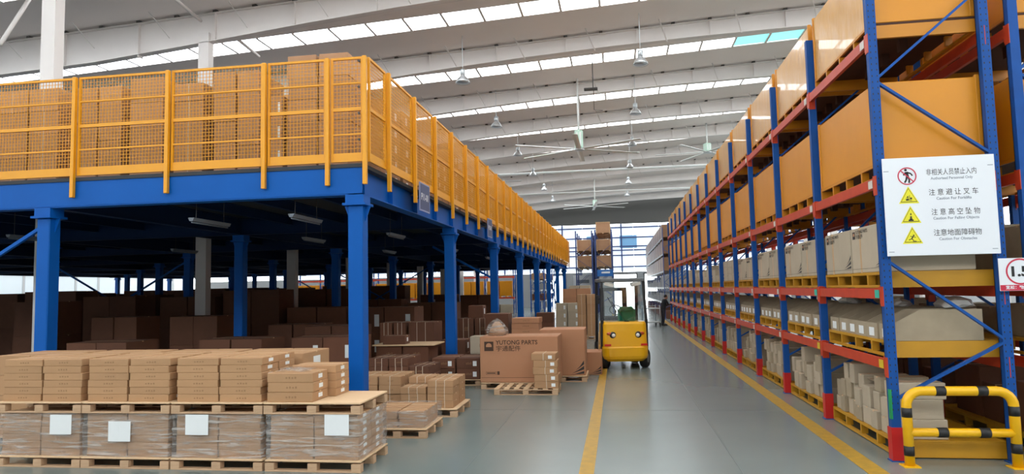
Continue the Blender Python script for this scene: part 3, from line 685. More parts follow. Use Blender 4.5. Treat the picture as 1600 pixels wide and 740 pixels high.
def wrap(label, x0, x1, y0, y1, z0, z1, group='clear stretch wrap on stacked cartons'):
    b = MB(); g = .012; rnd = random.Random(int(abs(x0)*100)); nz = 14
    P = []
    for (ax, ay), (bx, by) in (((x0, y0), (x1, y0)), ((x1, y0), (x1, y1)), ((x1, y1), (x0, y1)), ((x0, y1), (x0, y0))):
        for i in range(8): P.append((ax+(bx-ax)*i/8, ay+(by-ay)*i/8))
    cx, cy = (x0+x1)/2, (y0+y1)/2; n = len(P); vs, fs = [], []
    for j in range(nz+1):
        z = z0+(z1-z0)*j/nz
        for (px, py) in P:
            e = g+rnd.uniform(0, .012); sx = 1 if px > cx else -1; sy = 1 if py > cy else -1
            vs.append((px+(e*sx if abs(px-x0) < .01 or abs(px-x1) < .01 else 0), py+(e*sy if abs(py-y0) < .01 or abs(py-y1) < .01 else 0), z+rnd.uniform(-.008, .008)*(0 < j < nz)))
    for j in range(nz):
        for i in range(n): fs.append((j*n+i, j*n+(i+1) % n, (j+1)*n+(i+1) % n, (j+1)*n+i))
    b.add(vs, fs)
    return thing('stretch_wrap', label, 'plastic wrap', group=group, me=b.mesh('stretch_wrap', 'film', True))
PW = ['pallet fourth from the blue column', 'pallet third from the blue column', 'pallet second from the blue column', 'pallet beside the blue column']
def front_pallets():
    y0, w, d, H = 8.1, 1.25, 1.0, .092
    px = [-7.5, -6.255, -5.0, -3.735]
    sheets = [(-7.17, .42, .28), (-6.33, .34, .27), (-5.26, .43, .29), (-3.42, .44, .3)]
    for i, xc in enumerate(px):
        pallet('plywood topped %s, bottom of the stack' % PW[i], xc, y0+d/2, 0, w=1.23, group='pallets of the front row')
        pallet('plywood topped %s, upper tier' % PW[i], xc+(0 if i < 3 else -.01), y0+d/2, .69, w=1.25 if i == 3 else 1.23, group='pallets of the front row')
        # lower tier: six layers, two by two
        for q in range(6):
            for c in (0, 1):
                for r in (0, 1):
                    sh = random.uniform(-.006, .006)
                    ww = .56
                    carton('flat_carton', '%s, lower tier, %s layer, %s, %s' % ('flat brown carton', ORD[q], ('left front', 'right front', 'left back', 'right back')[r*2+c], PW[i].replace('pallet ', '')),
                           xc+(c-.5)*.575+sh, y0+.05+.22+r*.46+random.uniform(-.002, .002), .141+q*.0905, ww, .44, .09, 'card', group='cartons of the lower front tier', marks=(r == 0), stick='side' if c else None)
        wrap('clear wrinkled stretch wrap round the lower tier, %s' % PW[i], xc-.585, xc+.585, y0+.03, y0+.98, .145, .685)
        sx, sz, sw = sheets[i]
        thing('paper_sheet', 'white paper sheet stuck on the wrapped cartons, %s' % PW[i], 'paper', (sx, y0+.004, sz), group='paper sheets on wrapped stacks',
              me=cached(('sheet', sw), lambda: MB().add([(-.155, -.006, 0), (0, -.012, 0), (.155, -.005, 0), (.155, -.004, .25), (0, -.01, .25), (-.155, -.006, .25), (-.155, -.005, 0), (0, -.011, 0), (.155, -.004, 0), (.155, -.003, .25), (0, -.009, .25), (-.155, -.005, .25)], [(0, 1, 4, 5), (1, 2, 3, 4), (11, 10, 7, 6), (10, 9, 8, 7), (5, 4, 10, 11), (4, 3, 9, 10), (6, 7, 1, 0), (7, 8, 2, 1), (0, 5, 11, 6), (2, 8, 9, 3)]).mesh('paper_sheet', 'paper')))
        # upper tier
        if i < 3:
            for q in range(6):
                for c in (0, 1):
                    for r in (0, 1):
                        carton('flat_carton', 'flat brown carton, upper tier, %s layer, %s, %s' % (ORD[q], ('left front', 'right front', 'left back', 'right back')[r*2+c], PW[i].replace('pallet ', '')),
                               xc+(c-.5)*.59+random.uniform(-.013, .013), y0+.04+.23+r*.47+random.uniform(-.002, .002), .831+q*.0905, .56, .45, .09, 'card_front', random.uniform(-.004, .004), 'cartons of the upper front tier', marks=(r == 0), stick='side' if c else None)
        else:
            for r, L in ((0, 3), (1, 4)):
                for q in range(L):
                    carton('flat_carton', 'flat brown carton, half empty upper pallet, %s layer, %s row' % (ORD[q], ('front', 'back')[r]), xc-.31+random.uniform(-.012, .012)+r*.1, y0+.03+.23+r*.47, .831+q*(.118 if r == 0 else .0985), .6, .45, .117 if r == 0 else .098, 'card_front', random.uniform(-.006, .006), 'cartons of the upper front tier', marks=(r == 0), stick='side')
    thing('plastic_film', 'crumpled clear film lying on the low carton pile', 'plastic wrap', (-4.05, 8.32, 1.186), me=MB().add([(-.2+.4*i/5+.02*((i*j) % 3), -.15+.3*j/5, .012+.03*((i*7+j*5) % 4)/3) for j in range(6) for i in range(6)], [(j*6+i, j*6+i+1, j*6+i+7, j*6+i+6) for j in range(5) for i in range(5)]).mesh('plastic_film', 'film', True))
    # second row of stacks, just behind
    for i, xc in enumerate((-8.76, -7.5, -6.24, -4.98)):
        pw = ('far end', 'third', 'second', 'nearest the column')[i]
        pallet('plywood topped pallet in the second row, %s' % pw, xc, 9.72, 0, w=1.23, group='pallets of the second row')
        for q in range(4):
            for c in (0, 1):
                carton('tall_carton', 'brown carton behind the front row, %s layer, %s, %s stack' % (ORD[q], ('first half', 'second half')[c], pw), xc+(c-.5)*.58, 9.72, .142+q*.296, .56, .9, .295, 'card_front', group='cartons of the second row', stick='side' if c else None, marks=False)
front_pallets()

def pile(where, x0, x1, y0, y1, z, nx, ny, heights, m='card', name='stacked_carton', pal=None, group=None, jit=.01, cut=None, **kw):
    """rows of cartons: nx along x, ny along y, one height per layer"""
    if pal is not None:
        pallet('wooden pallet under %s' % where, (x0+x1)/2, (y0+y1)/2, z, w=round(x1-x0, 2), d=round(y1-y0, 2), group=group and group+' pallets'); z += .141
    W, D = (x1-x0)/nx, (y1-y0)/ny
    for q, h in enumerate(heights):
        for i in range(nx):
            for j in range(ny):
                if cut and cut(i, j, q): continue
                pos = (' column %s' % ORD[i] if nx > 1 else '')+(' row %s' % ORD[j] if ny > 1 else '')
                carton(name, '%s carton,%s%s, %s' % ({'card_dark': 'dark brown', 'card_pink': 'reddish brown', 'card_grey': 'greyish'}.get(m, 'brown'), ' layer '+ORD[q] if len(heights) > 1 else ' single', pos, where),
                       x0+W*(i+.5)+random.uniform(-jit, jit), y0+D*(j+.5)+random.uniform(-jit, jit), z, W-.02-jit, D-.02-jit, h-.0015, m, random.uniform(-jit, jit), group or where, **kw)
        z += h
    return z
def floor_goods():
    # beside the first blue column
    pallet('small pallet with a wrapped low load beside the front row', -3.3, 10.52, 0, w=.9, d=.98, group='pallets by the first column')
    pile('wrapped low pallet by the front row', -3.72, -2.9, 10.1, 10.95, .142, 2, 2, (.12, .12), 'card', jit=.005)
    wrap('crinkled clear wrap over the low pallet load by the front row', -3.73, -2.88, 10.08, 10.97, .145, .40)
    # strapped cartons on pallet near column two
    pallet('plain pallet under strapped cartons between the columns', -3.33, 12.28, 0, w=1.08, d=1.1, group='pallets by the first column')
    pile('strapped pile on the pallet between columns', -3.83, -2.86, 11.8, 12.8, .142, 2, 2, (.118,)*4, 'card', jit=.005, straps=2, cut=lambda i, j, q: q == 3 and i == 0 and j == 0)
    pile('low pile behind the strapped pallet', -5.3, -3.95, 12.3, 13.2, .142, 3, 2, (.16,)*3, 'card', pal=None, straps=1)
    pallet('pallet under the low pile behind the strapped pallet', -4.62, 12.75, 0, w=1.4, d=.95, group='pallets by the first column')
    pile('strapped long pile deeper under platform', -5.3, -3.95, 14.2, 15.2, .142, 3, 1, (.25, .2, .17), 'card_dark', straps=2, pal=None, cut=lambda i, j, q: q == 2 and i == 2)
    pallet('pallet under the strapped long pile deeper in', -4.62, 14.7, 0, w=1.38, d=1.0, group='pallets by the first column')
    pile('two layer pile by second column', -4.3, -3.15, 15.6, 16.6, 0, 2, 1, (.24, .24), 'card_dark', pal=1, stick='front')
    thing('plywood_board', 'pale plywood board lying on the cartons near the second column', 'board', (-4.9, 16.2, .9), me=MB().bbox(-.85, .65, -.5, .5, 0, .03, .004).mesh('plywood_board', 'plywood'))
    pile('base under the plywood board', -5.7, -4.4, 15.75, 16.65, 0, 2, 1, (.38, .377), 'card_dark', pal=1)
    carton('stacked_carton', 'small carton sitting on the plywood board', -5.25, 16.0, .931, .55, .4, .2, 'card_dark', stick='side', marks=False)
    pile('tall strapped bundle behind the plywood board', -6.4, -5.63, 18, 18.9, 0, 2, 1, (1.2,), 'card_dark', pal=1, straps=2, marks=False)
    pile('second tall strapped bundle behind the plywood board', -5.58, -4.85, 18, 18.9, 0, 1, 1, (.6, .6), 'card_dark', pal=1, straps=2, marks=False)
    pile('boxes between second and third column', -4.75, -4.05, 17.9+.3, 18.9, 0, 1, 1, (.36, .35), 'card_dark', pal=1, stick='side')
    pile('strapped boxes left of third column', -4.7, -3.7, 20, 21, 0, 2, 1, (.6, .6), 'card_dark', pal=1, straps=2)
    carton('stacked_carton', 'single box on top of strapped boxes at the third column', -4.2, 20.5, 1.345, .45, .5, .36, 'card_dark', marks=False, stick='side')
    pile('grey carton pile by second column', -3.9, -3.25, 17.95, 18.55, 0, 1, 1, (.5, .45), 'card_grey', pal=None, stick='side')
    # stack behind the big printed box
    pile('flat stack behind the printed long carton', -2.95, -2.15, 19.0, 19.8, 0, 1, 1, (.31, .31, .155, .155, .155, .14), 'card_pink', pal=1)
    pile('tall brown pile beside third column', -3.75, -3.05, 19.2, 20, 0, 1, 1, (.45, .45, .45), 'card_dark', pal=1)
    # the printed long carton and neighbours
    pallet('pallet under the long printed carton', -2.2, 15.6, 0, w=1.66, d=1.1, group='pallets in the aisle')
    t = thing('long_carton', 'long printed reddish carton on a pallet in the aisle', 'carton', (-3.04, 15.05, .145))
    obj('carton_body', MB().bbox(0, 1.72, 0, 1.05, 0, .99, .012).box(-.001, 1.721, .5, .56, .97, .9915, 1).box(.02, 1.7, -.001, 0, .1, .106, 2).mesh('carton_body', ['card_pink', 'tape', 'print']), t)
    logo(t, (.1, -.002, .68), 1.18, (0, 0, 0), 'print')
    obj('printed_mark', MB().box(.13, .36, -.001, 0, .17, .175).box(.13, .36, -.001, 0, .225, .23).box(.13, .135, -.001, 0, .17, .23).box(.36, .365, -.001, 0, .17, .23).box(.38, .43, -.001, 0, .165, .24).box(.15, .34, -.001, 0, .19, .21).mesh('printed_mark', 'print'), t)
    pallet('pallet under the tall plain carton', -1.32, 16.74, 0, w=1.1, d=1.1, group='pallets in the aisle')
    t = thing('tall_plain_carton', 'tall plain carton behind the long printed carton', 'carton', (-1.86, 16.24, .145))
    obj('carton_body', MB().bbox(0, 1.06, 0, 1.05, 0, 1.06, .012).mesh('carton_body', 'card_pink'), t)
    b = MB()
    for q in swoosh_pts(): b.add([(.7+u*1.1, -.0015, .02+v*.9) for u, v in q], [(0, 1, 2, 3)])
    obj('printed_swoosh', b.mesh('printed_swoosh', 'ink'), t)
    t = thing('low_plain_carton', 'low open carton beside the forklift with dark corner print', 'carton', (-1.04, 17.5, .0))
    obj('carton_body', MB().bbox(0, .58, 0, .9, 0, .56, .01).mesh('carton_body', 'card_pink'), t)
    obj('flap', MB().bar((.0, .2, .56), (-.02, .1, .85), .5, .008, up=(1, 0, 0)).mesh('flap', 'card'), t); obj('flap', MB().bar((.5, .55, .55), (.52, .6, 1.02), .35, .008, up=(1, 0, 0)).mesh('flap', 'tape'), t)
    b = MB()
    for q in swoosh_pts(): b.add([(.25+u*1.05, -.0015, .02+v*.55) for u, v in q], [(0, 1, 2, 3)])
    obj('printed_swoosh', b.mesh('printed_swoosh', 'ink'), t)
    # slatted pallet with five boxes
    pallet('slatted pallet in front of the long printed carton', -1.93, 14.62, 0, w=1.32, d=.82, h=.13, solid=False, group='pallets in the aisle', slats=7)
    for q in range(5):
        carton('strapped_box', 'brown box on the slatted pallet, %s from the bottom' % ORD[q], -1.53+(.02, .03, -.01, .01, -.02)[q], 14.5, .132+q*.141, .5, .55, .14, 'card', (.03, -.02, .05, .02, -.03)[q], 'boxes piled on the slatted pallet', marks=False, stick='front', straps=1)
    # wrapped bulge of film on top of the long carton
    b = MB(); b.lathe([(.27, 0), (.24, .12), (.17, .26), (.1, .34), (.03, .37)], (0, 0, 0), 12); b.v = [(x+.03*math.sin(z*30+x*20), y*.9+.03*math.cos(z*25), z+.02*math.sin(x*40)) for x, y, z in b.v]
    thing('film_bundle', 'crumpled clear film bundle on the long printed carton', 'plastic wrap', (-2.72, 15.5, 1.14), me=b.mesh('film_bundle', ['film'], True))
    t = bpy.data.objects['film_bundle']
    b = MB().lathe([(.2, 0), (.17, .12), (.11, .24), (.05, .3)], (0, 0, 0), 10); obj('wrapped_goods', b.mesh('wrapped_goods', 'card', True), t)
    # dark piles deep under the platform
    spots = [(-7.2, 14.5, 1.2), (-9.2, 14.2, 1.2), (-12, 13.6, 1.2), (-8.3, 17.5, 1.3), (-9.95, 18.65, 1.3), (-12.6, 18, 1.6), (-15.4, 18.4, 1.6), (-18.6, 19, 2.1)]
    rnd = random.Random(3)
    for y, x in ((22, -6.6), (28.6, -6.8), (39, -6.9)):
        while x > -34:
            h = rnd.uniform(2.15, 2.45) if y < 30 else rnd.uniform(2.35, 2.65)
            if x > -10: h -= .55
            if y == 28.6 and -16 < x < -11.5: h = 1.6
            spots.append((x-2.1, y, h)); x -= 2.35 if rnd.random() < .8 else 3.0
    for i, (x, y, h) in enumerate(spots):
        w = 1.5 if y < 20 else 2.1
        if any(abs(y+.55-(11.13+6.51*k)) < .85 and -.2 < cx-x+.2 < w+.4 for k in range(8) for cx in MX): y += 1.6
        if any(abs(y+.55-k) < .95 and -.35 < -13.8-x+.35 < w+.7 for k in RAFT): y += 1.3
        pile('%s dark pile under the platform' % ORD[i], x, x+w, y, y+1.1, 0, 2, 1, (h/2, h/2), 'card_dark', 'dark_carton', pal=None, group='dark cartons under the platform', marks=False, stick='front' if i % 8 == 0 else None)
floor_goods()

def platform_goods():
    D = 4.326
    front = [(-13.2, -12.15, 2.0), (-12.0, -10.65, 1.95), (-10.3, -9.28, 1.9), (-9.12, -8.4, 2.0), (-8.2, -7.58, 1.85), (-7.4, -6.45, 2.0), (-6.32, -5.98, 1.5), (-5.92, -4.72, 2.22)]
    for i, (a, c, top) in enumerate(front):
        n = (4, 4, 5, 4, 5, 4, 3, 5)[i]; nx = 2 if c-a > .8 else 1
        pile('platform front stack %s from the left' % ORD[i], a, c, 11.75, 12.75, D, nx, 1, ((top-.14)/n,)*n, 'card_mezz', 'platform_carton', pal=1, group='cartons at the platform front', marks=False, stick='front' if i == 6 else None, straps=1 if i in (1, 4) else 0)
    y, i = 13.2, 0
    while y < 57:
        near = y < 27; L = 5 if near else 2; top = random.uniform(1.45, 2.0) if i else 1.75
        if i in (3, 7): top = 1.3
        pile('platform side stack %s from the corner' % ORD[i], -5.65, -4.6, y, y+1.25, D, 1, 2 if near else 1, ((top-.0)/L,)*L, 'card_mezz', 'platform_carton', pal=None, group='cartons along the platform side', marks=False, stick='side' if near else None)
        y += 1.42; i += 1
    for i, (x, y, h) in enumerate(((-7.5, 14.3, 2.3), (-9.5, 14.2, 2.25), (-6.9, 16.5, 2.2), (-12, 14.5, 2.2))):
        pile('platform inner stack %s' % ORD[i], x, x+1.2, y, y+1.1, D, 2, 1, (h/3,)*3, 'card_mezz', 'platform_carton', group='cartons inside the platform', marks=False)
platform_goods()

# ------------------------------------------------------------------ forklift
def forklift():
    t = thing('forklift', 'yellow counterbalance forklift parked in the aisle, rear towards the camera', 'forklift', (.17, 18.62, 0), R(9))
    def rr(x, y0, y1, r):                                 # plan outline with rounded rear corners
        p = []
        for i in range(7): a = R(180+15*i); p.append((-x+r+r*math.cos(a), y0+r+r*math.sin(a)))
        for i in range(7): a = R(270+15*i); p.append((x-r+r*math.cos(a), y0+r+r*math.sin(a)))
        return p+[(x, y1), (-x, y1)]
    def loft(levels, m, name):
        b = MB(); n = None
        for z, P in levels:
            n = len(P); b.v += [(x, y, z) for x, y in P]
        for i in range(len(levels)-1):
            for j in range(n): b.f.append((i*n+j, i*n+(j+1) % n, (i+1)*n+(j+1) % n, (i+1)*n+j))
        b.f += [tuple(reversed(range(n))), tuple(range((len(levels)-1)*n, len(levels)*n))]; b.m = [0]*len(b.f)
        return b.mesh(name, m)
    obj('counterweight', loft([(.2, rr(.5, .1, 1.0, .2)), (.27, rr(.58, .02, 1.0, .22)), (.34, rr(.605, 0, 1.0, .22)), (.56, rr(.61, 0, 1.0, .2)), (.59, rr(.6, .02, 1.0, .2))], 'truck_yellow', 'counterweight'), t)
    hood = obj('rear_hood', loft([(.59, rr(.585, .035, .95, .14)), (1.18, rr(.575, .07, .95, .12)), (1.24, rr(.55, .1, .95, .12))], 'truck_yellow', 'rear_hood'), t)
    for s in (-1, 1):
        hl = obj('headlight', MB().lathe([(.001, -.03), (.055, -.028), (.085, -.012), (.09, .03)], (0, 0, 0), 16, 'y').mesh('headlight', 'truck_black', True), t, (s*.34, .055, .9))
        obj('lens', MB().lathe([(.001, -.042), (.035, -.04), (.05, -.03), (.05, 0)], (-s*.02, 0, -.01), 14, 'y').mesh('lens', 'lens', True), hl)
        b = MB().lathe([(.001, -.02), (.05, -.018), (.06, .03)], (0, 0, 0), 12, 'y'); b.v = [(x*1.3+s*.09, y, z*.8+.035) for x, y, z in b.v]
        obj('turn_signal', b.mesh('turn_signal', 'lens_amber', True), hl)
        obj('reflector', MB().box(-.085, .085, -.012, .02, -.025, .025).mesh('reflector', 'reflector'), t, (s*.48, .03, .64))
        # overhead guard posts
        obj('guard_post', MB().bar((s*.6, .3, .5), (s*.59, .22, 1.3), .07, .07).bar((s*.59, .22, 1.3), (s*.56, .32, 2.32), .06, .07).mesh('guard_post', 'truck_black'), t)
        obj('guard_post', MB().bar((s*.58, 1.55, .4), (s*.56, 1.4, 2.32), .07, .08).mesh('guard_post', 'truck_black'), t)
        obj('step', MB().box(s*.42, s*.62, .95, 1.5, .32, .4).mesh('step', 'truck_black', fix=True), t)
        obj('work_lamp', MB().box(-.13, .13, -.03, .1, -.045, .035).mesh('work_lamp', 'lens'), t, (s*.36, .3, 2.24), rot=(.3, s*-.25, 0))
        # wheels
        w = obj('rear_wheel', MB().lathe([(.1, -.09), (.22, -.1), (.25, -.07), (.25, .07), (.22, .1), (.1, .09)], (0, 0, 0), 22, 'x').mesh('rear_wheel', 'rubber', True), t, (s*.5+(.06 if s > 0 else 0), .42, .25), R(-25 if s > 0 else -18))
        obj('wheel_hub', MB().lathe([(.03, -.1), (.12, -.095), (.12, .095), (.03, .1)], (0, 0, 0), 14, 'x').mesh('wheel_hub', 'truck_grey'), w)
        w = obj('front_wheel', MB().lathe([(.14, -.1), (.3, -.11), (.33, -.08), (.33, .08), (.3, .11), (.14, .1)], (0, 0, 0), 22, 'x').mesh('front_wheel', 'rubber', True), t, (s*.5, 1.62, .33))
        obj('wheel_hub', MB().lathe([(.04, -.11), (.16, -.105), (.16, .105), (.04, .11)], (0, 0, 0), 14, 'x').mesh('wheel_hub', 'truck_yellow'), w)
        obj('mast_rail', MB().box(-.06, .06, -.07, .07, .08, 2.15).mesh('mast_rail', 'truck_black'), t, (s*.33, 2.02, 0))
        obj('fork_tine', MB().box(-.06, .06, 2.14, 2.19, .04, .7).box(-.06, .06, 2.19, 3.2, .04, .08).mesh('fork_tine', 'truck_black'), t, (s*.27, 0, 0))
    b = MB().bbox(-.6, .6, .24, .32, 2.3, 2.4, .02).bbox(-.6, .6, 1.36, 1.46, 2.3, 2.4, .02).bbox(-.6, -.52, .32, 1.36, 2.3, 2.4, .02).bbox(.52, .6, .32, 1.36, 2.3, 2.4, .02)
    for k in range(6): b.box(-.52, .52, .45+k*.15, .49+k*.15, 2.34, 2.38)
    obj('overhead_guard', b.mesh('overhead_guard', 'truck_grey'), t)
    obj('rear_window', MB().add([(-.54, .2, 1.26), (.54, .2, 1.26), (.52, .31, 2.28), (-.52, .31, 2.28), (-.54, .205, 1.26), (.54, .205, 1.26), (.52, .315, 2.28), (-.52, .315, 2.28)], [(0, 1, 2, 3), (7, 6, 5, 4)]).mesh('rear_window', 'glass'), t)
    obj('wiper', MB().bar((.05, .185, 1.24), (-.32, .24, 1.78), .016, .016).bar((-.42, .25, 1.9), (-.2, .21, 1.5), .012, .014).box(.0, .12, .15, .2, 1.2, 1.26).mesh('wiper', 'truck_black'), t)
    obj('chassis', MB().box(-.45, .45, .9, 1.95, .2, .55).box(-.5, .5, .95, 1.2, .55, 1.1).mesh('chassis', 'truck_black'), t)
    obj('seat', MB().bbox(-.25, .25, .7, 1.2, 1.1, 1.24, .03).mesh('seat', 'truck_black'), t)
    obj('seat_back', MB().bbox(-.1, .38, .55, .7, 1.2, 1.58, .05).bbox(-.06, .3, .5, .58, 1.5, 1.63, .03).mesh('seat_back', 'green_seat'), t)
    obj('dashboard', MB().bbox(-.45, .45, 1.45, 1.6, .6, 1.35, .03).mesh('dashboard', 'truck_black'), t)
    st = obj('steering_column', MB().tube([(-.05, 1.5, 1.3), (-.05, 1.3, 1.5)], .025, 8).mesh('steering_column', 'truck_black'), t)
    obj('steering_wheel', MB().tube([(-.05+.17*math.cos(R(a)), 1.28+.1*math.sin(R(a)), 1.52+.13*math.sin(R(a))) for a in range(0, 361, 24)], .014, 6).mesh('steering_wheel', 'truck_black'), st)
    obj('mirror', MB().bbox(-.7, -.62, .38, .42, 1.72, 1.95, .01).bar((-.6, .35, 1.85), (-.66, .4, 1.85), .02, .02).mesh('mirror', 'truck_black'), t)
    obj('carriage', MB().box(-.42, .42, 2.08, 2.14, .15, .24).box(-.42, .42, 2.08, 2.14, .5, .58).box(-.35, .35, 1.98, 2.06, 2.05, 2.15).mesh('carriage', 'truck_black'), t)
forklift()

# ------------------------------------------------------------------ person at the rack
def skin(name, verts, edges, radii, root, sub=2):
    me = bpy.data.meshes.new(name); me.from_pydata(verts, edges, []); o = bpy.data.objects.new(name, me); COL.objects.link(o)
    m = o.modifiers.new('s', 'SKIN'); m.use_smooth_shade = True
    for i, r in enumerate(radii):
        d = me.skin_vertices[0].data[i]; d.radius = (r, r) if not isinstance(r, tuple) else r; d.use_root = (i == root)
    o.modifiers.new('u', 'SUBSURF').levels = sub
    dg = bpy.context.evaluated_depsgraph_get(); out = bpy.data.meshes.new_from_object(o.evaluated_get(dg))
    bpy.data.objects.remove(o); return out
def person():
    t = thing('person', 'person in dark clothes standing at the rack reaching into a shelf', 'person', (2.45, 39.4, 0), R(-62))
    # faces local +y, leaning forward slightly
    V = [(0, 0, .9), (0, .03, 1.08), (0, .08, 1.28), (0, .12, 1.4), (0, .16, 1.48),
         (-.09, 0, .86), (-.12, .02, .47), (-.12, -.04, .08), (-.13, .1, .05),
         (.09, 0, .86), (.14, -.04, .47), (.17, -.12, .08), (.18, .02, .05),
         (-.17, .1, 1.36), (-.22, .2, 1.12), (-.17, .42, 1.1), (.17, .1, 1.36), (.22, .22, 1.13), (.17, .46, 1.18)]
    E_ = [(0, 1), (1, 2), (2, 3), (3, 4), (0, 5), (5, 6), (6, 7), (7, 8), (0, 9), (9, 10), (10, 11), (11, 12), (3, 13), (13, 14), (14, 15), (3, 16), (16, 17), (17, 18)]
    rad = [.14, .135, .15, .1, .05, .095, .065, .045, .04, .095, .065, .045, .04, .07, .05, .035, .07, .05, .035]
    me = skin('body', V, E_, rad, 0)
    for m in ('cloth_black', 'cloth_navy', 'skin'): me.materials.append(M[m])
    for p in me.polygons: z = p.center.z; p.material_index = 2 if z > 1.46 else (1 if z < .88 else 0); p.use_smooth = True
    obj('body', me, t)
    b = MB().lathe([(.005, -.12), (.045, -.11), (.068, -.07), (.078, -.01), (.08, .04), (.065, .09), (.035, .115), (.003, .122)], (0, .2, 1.57), 16)
    b.v = [(x, .2+(y-.2)*1.18+.02*(z < 1.53), z) for x, y, z in b.v]
    b.lathe([(.002, -.012), (.014, -.01), (.01, .02)], (0, .3, 1.56), 8)
    for s in (-1, 1): b.lathe([(.002, -.02), (.018, 0), (.002, .02)], (s*.082, .2, 1.57), 8)
    for s in (-1, 1): b.lathe([(.001, -.006), (.01, 0), (.001, .006)], (s*.03, .285, 1.585), 8, mi=1)
    b.box(-.022, .022, .27, .285, 1.505, 1.512, 1)
    obj('head', b.mesh('head', ['skin', 'hair'], True), t)
    h = MB().lathe([(.084, -.02), (.088, .03), (.075, .085), (.045, .12), (.003, .13)], (0, .19, 1.575), 16); h.v = [(x, .19+(y-.19)*1.15-.012, z) for x, y, z in h.v]
    obj('hair', h.mesh('hair', 'hair', True), t)
    for s, (hx, hy, hz) in ((-1, (-.17, .42, 1.1)), (1, (.17, .46, 1.18))):
        V = [(0, 0, 0), (0, .05, 0), (0, .1, -.005)]; E_ = [(0, 1), (1, 2)]; rad = [.022, (.034, .016), (.03, .012)]
        for k, (fx, L) in enumerate(((-.03, .06), (-.01, .075), (.01, .07), (.03, .055))):
            i = len(V); V += [(fx, .1+L*.5, -.008), (fx*1.1, .1+L, -.025)]; E_ += [(2, i), (i, i+1)]; rad += [.009, .007]
        i = len(V); V += [(-s*.045, .06, -.01), (-s*.06, .095, -.015)]; E_ += [(1, i), (i, i+1)]; rad += [.01, .008]
        me = skin('hand', V, E_, rad, 0, 1); me.materials.append(M['skin']); obj('hand', me, t, (hx, hy, hz))
    for x, y in ((-.12, .03), (.17, -.05)): obj('shoe', MB().bbox(-.05, .05, -.11, .17, 0, .085, .025).mesh('shoe', 'rubber'), t, (x, y, 0))
person()
def trolley():
    t = thing('hand_trolley', 'pale flat hand trolley standing near the person', 'trolley', (1.75, 38.9, 0), R(10))
    obj('deck', MB().bbox(-.4, .4, -.55, .55, .2, .25, .01).mesh('deck', 'galv'), t)
    obj('shelf', MB().bbox(-.4, .4, -.55, .55, .95, .99, .01).mesh('shelf', 'galv'), t)
    for x in (-.37, .37):
        for y in (-.5, .5):
            obj('leg', MB().tube([(0, 0, .22), (0, 0, 1.15)], .02, 8).mesh('leg', 'galv', True), t, (x, y, 0))
            obj('caster', MB().lathe([(.03, -.02), (.085, -.022), (.085, .022), (.03, .02)], (0, 0, 0), 12, 'x').box(-.03, .03, -.02, .02, .05, .115).mesh('caster', 'rubber'), t, (x, y, .086))
    obj('handle', MB().tube([(-.37, .5, 1.1), (.37, .5, 1.1)], .018, 8).mesh('handle', 'galv', True), t)
trolley()

# ------------------------------------------------------------------ hung from the roof
def fans():
    for i, (x, y, z, a0, lab) in enumerate(((-1.67, 34, 9.0, 0, 'big white ceiling fan with pale green hub on a long pole'), (-10.2, 50, 10.2, 40, 'farther white ceiling fan over the platform side'), (6.2, 47, 11.0, 25, 'farther white ceiling fan over the orange rack side'), (-1.9, 66, 9.9, 5, 'farthest white ceiling fan above the end of the aisle'))):
        t = thing('ceiling_fan', lab, 'fan', (x, y, z), R(a0), group='large ceiling fans')
        obj('pole', MB().tube([(0, 0, .45), (0, 0, roof_z(x)-z)], .05, 10).mesh('pole', 'fan_white', True), t)
        obj('motor_housing', MB().bbox(-.2, .2, -.2, .2, .05, .95 if i == 0 else .6, .04).box(-.12, -.05, -.21, .21, .15, .85 if i == 0 else .5, 1).box(.05, .12, -.21, .21, .15, .85 if i == 0 else .5, 1).mesh('motor_housing', ['fan_green', 'fan_white']), t)
        obj('hub', MB().lathe([(.05, -.05), (.26, -.03), (.28, .05), (.05, .08)], (0, 0, 0), 16).mesh('hub', 'alu'), t)
        bm_ = MB().prism([(-.12, .0), (-.02, .06), (.12, .04), (.13, .02), (-.02, .03)], .25, 3.4, 'xz').mesh('blade', 'fan_white', fix=True)
        for k in range(6): obj('blade', bm_, t, (0, 0, 0), R(60*k))
fans()
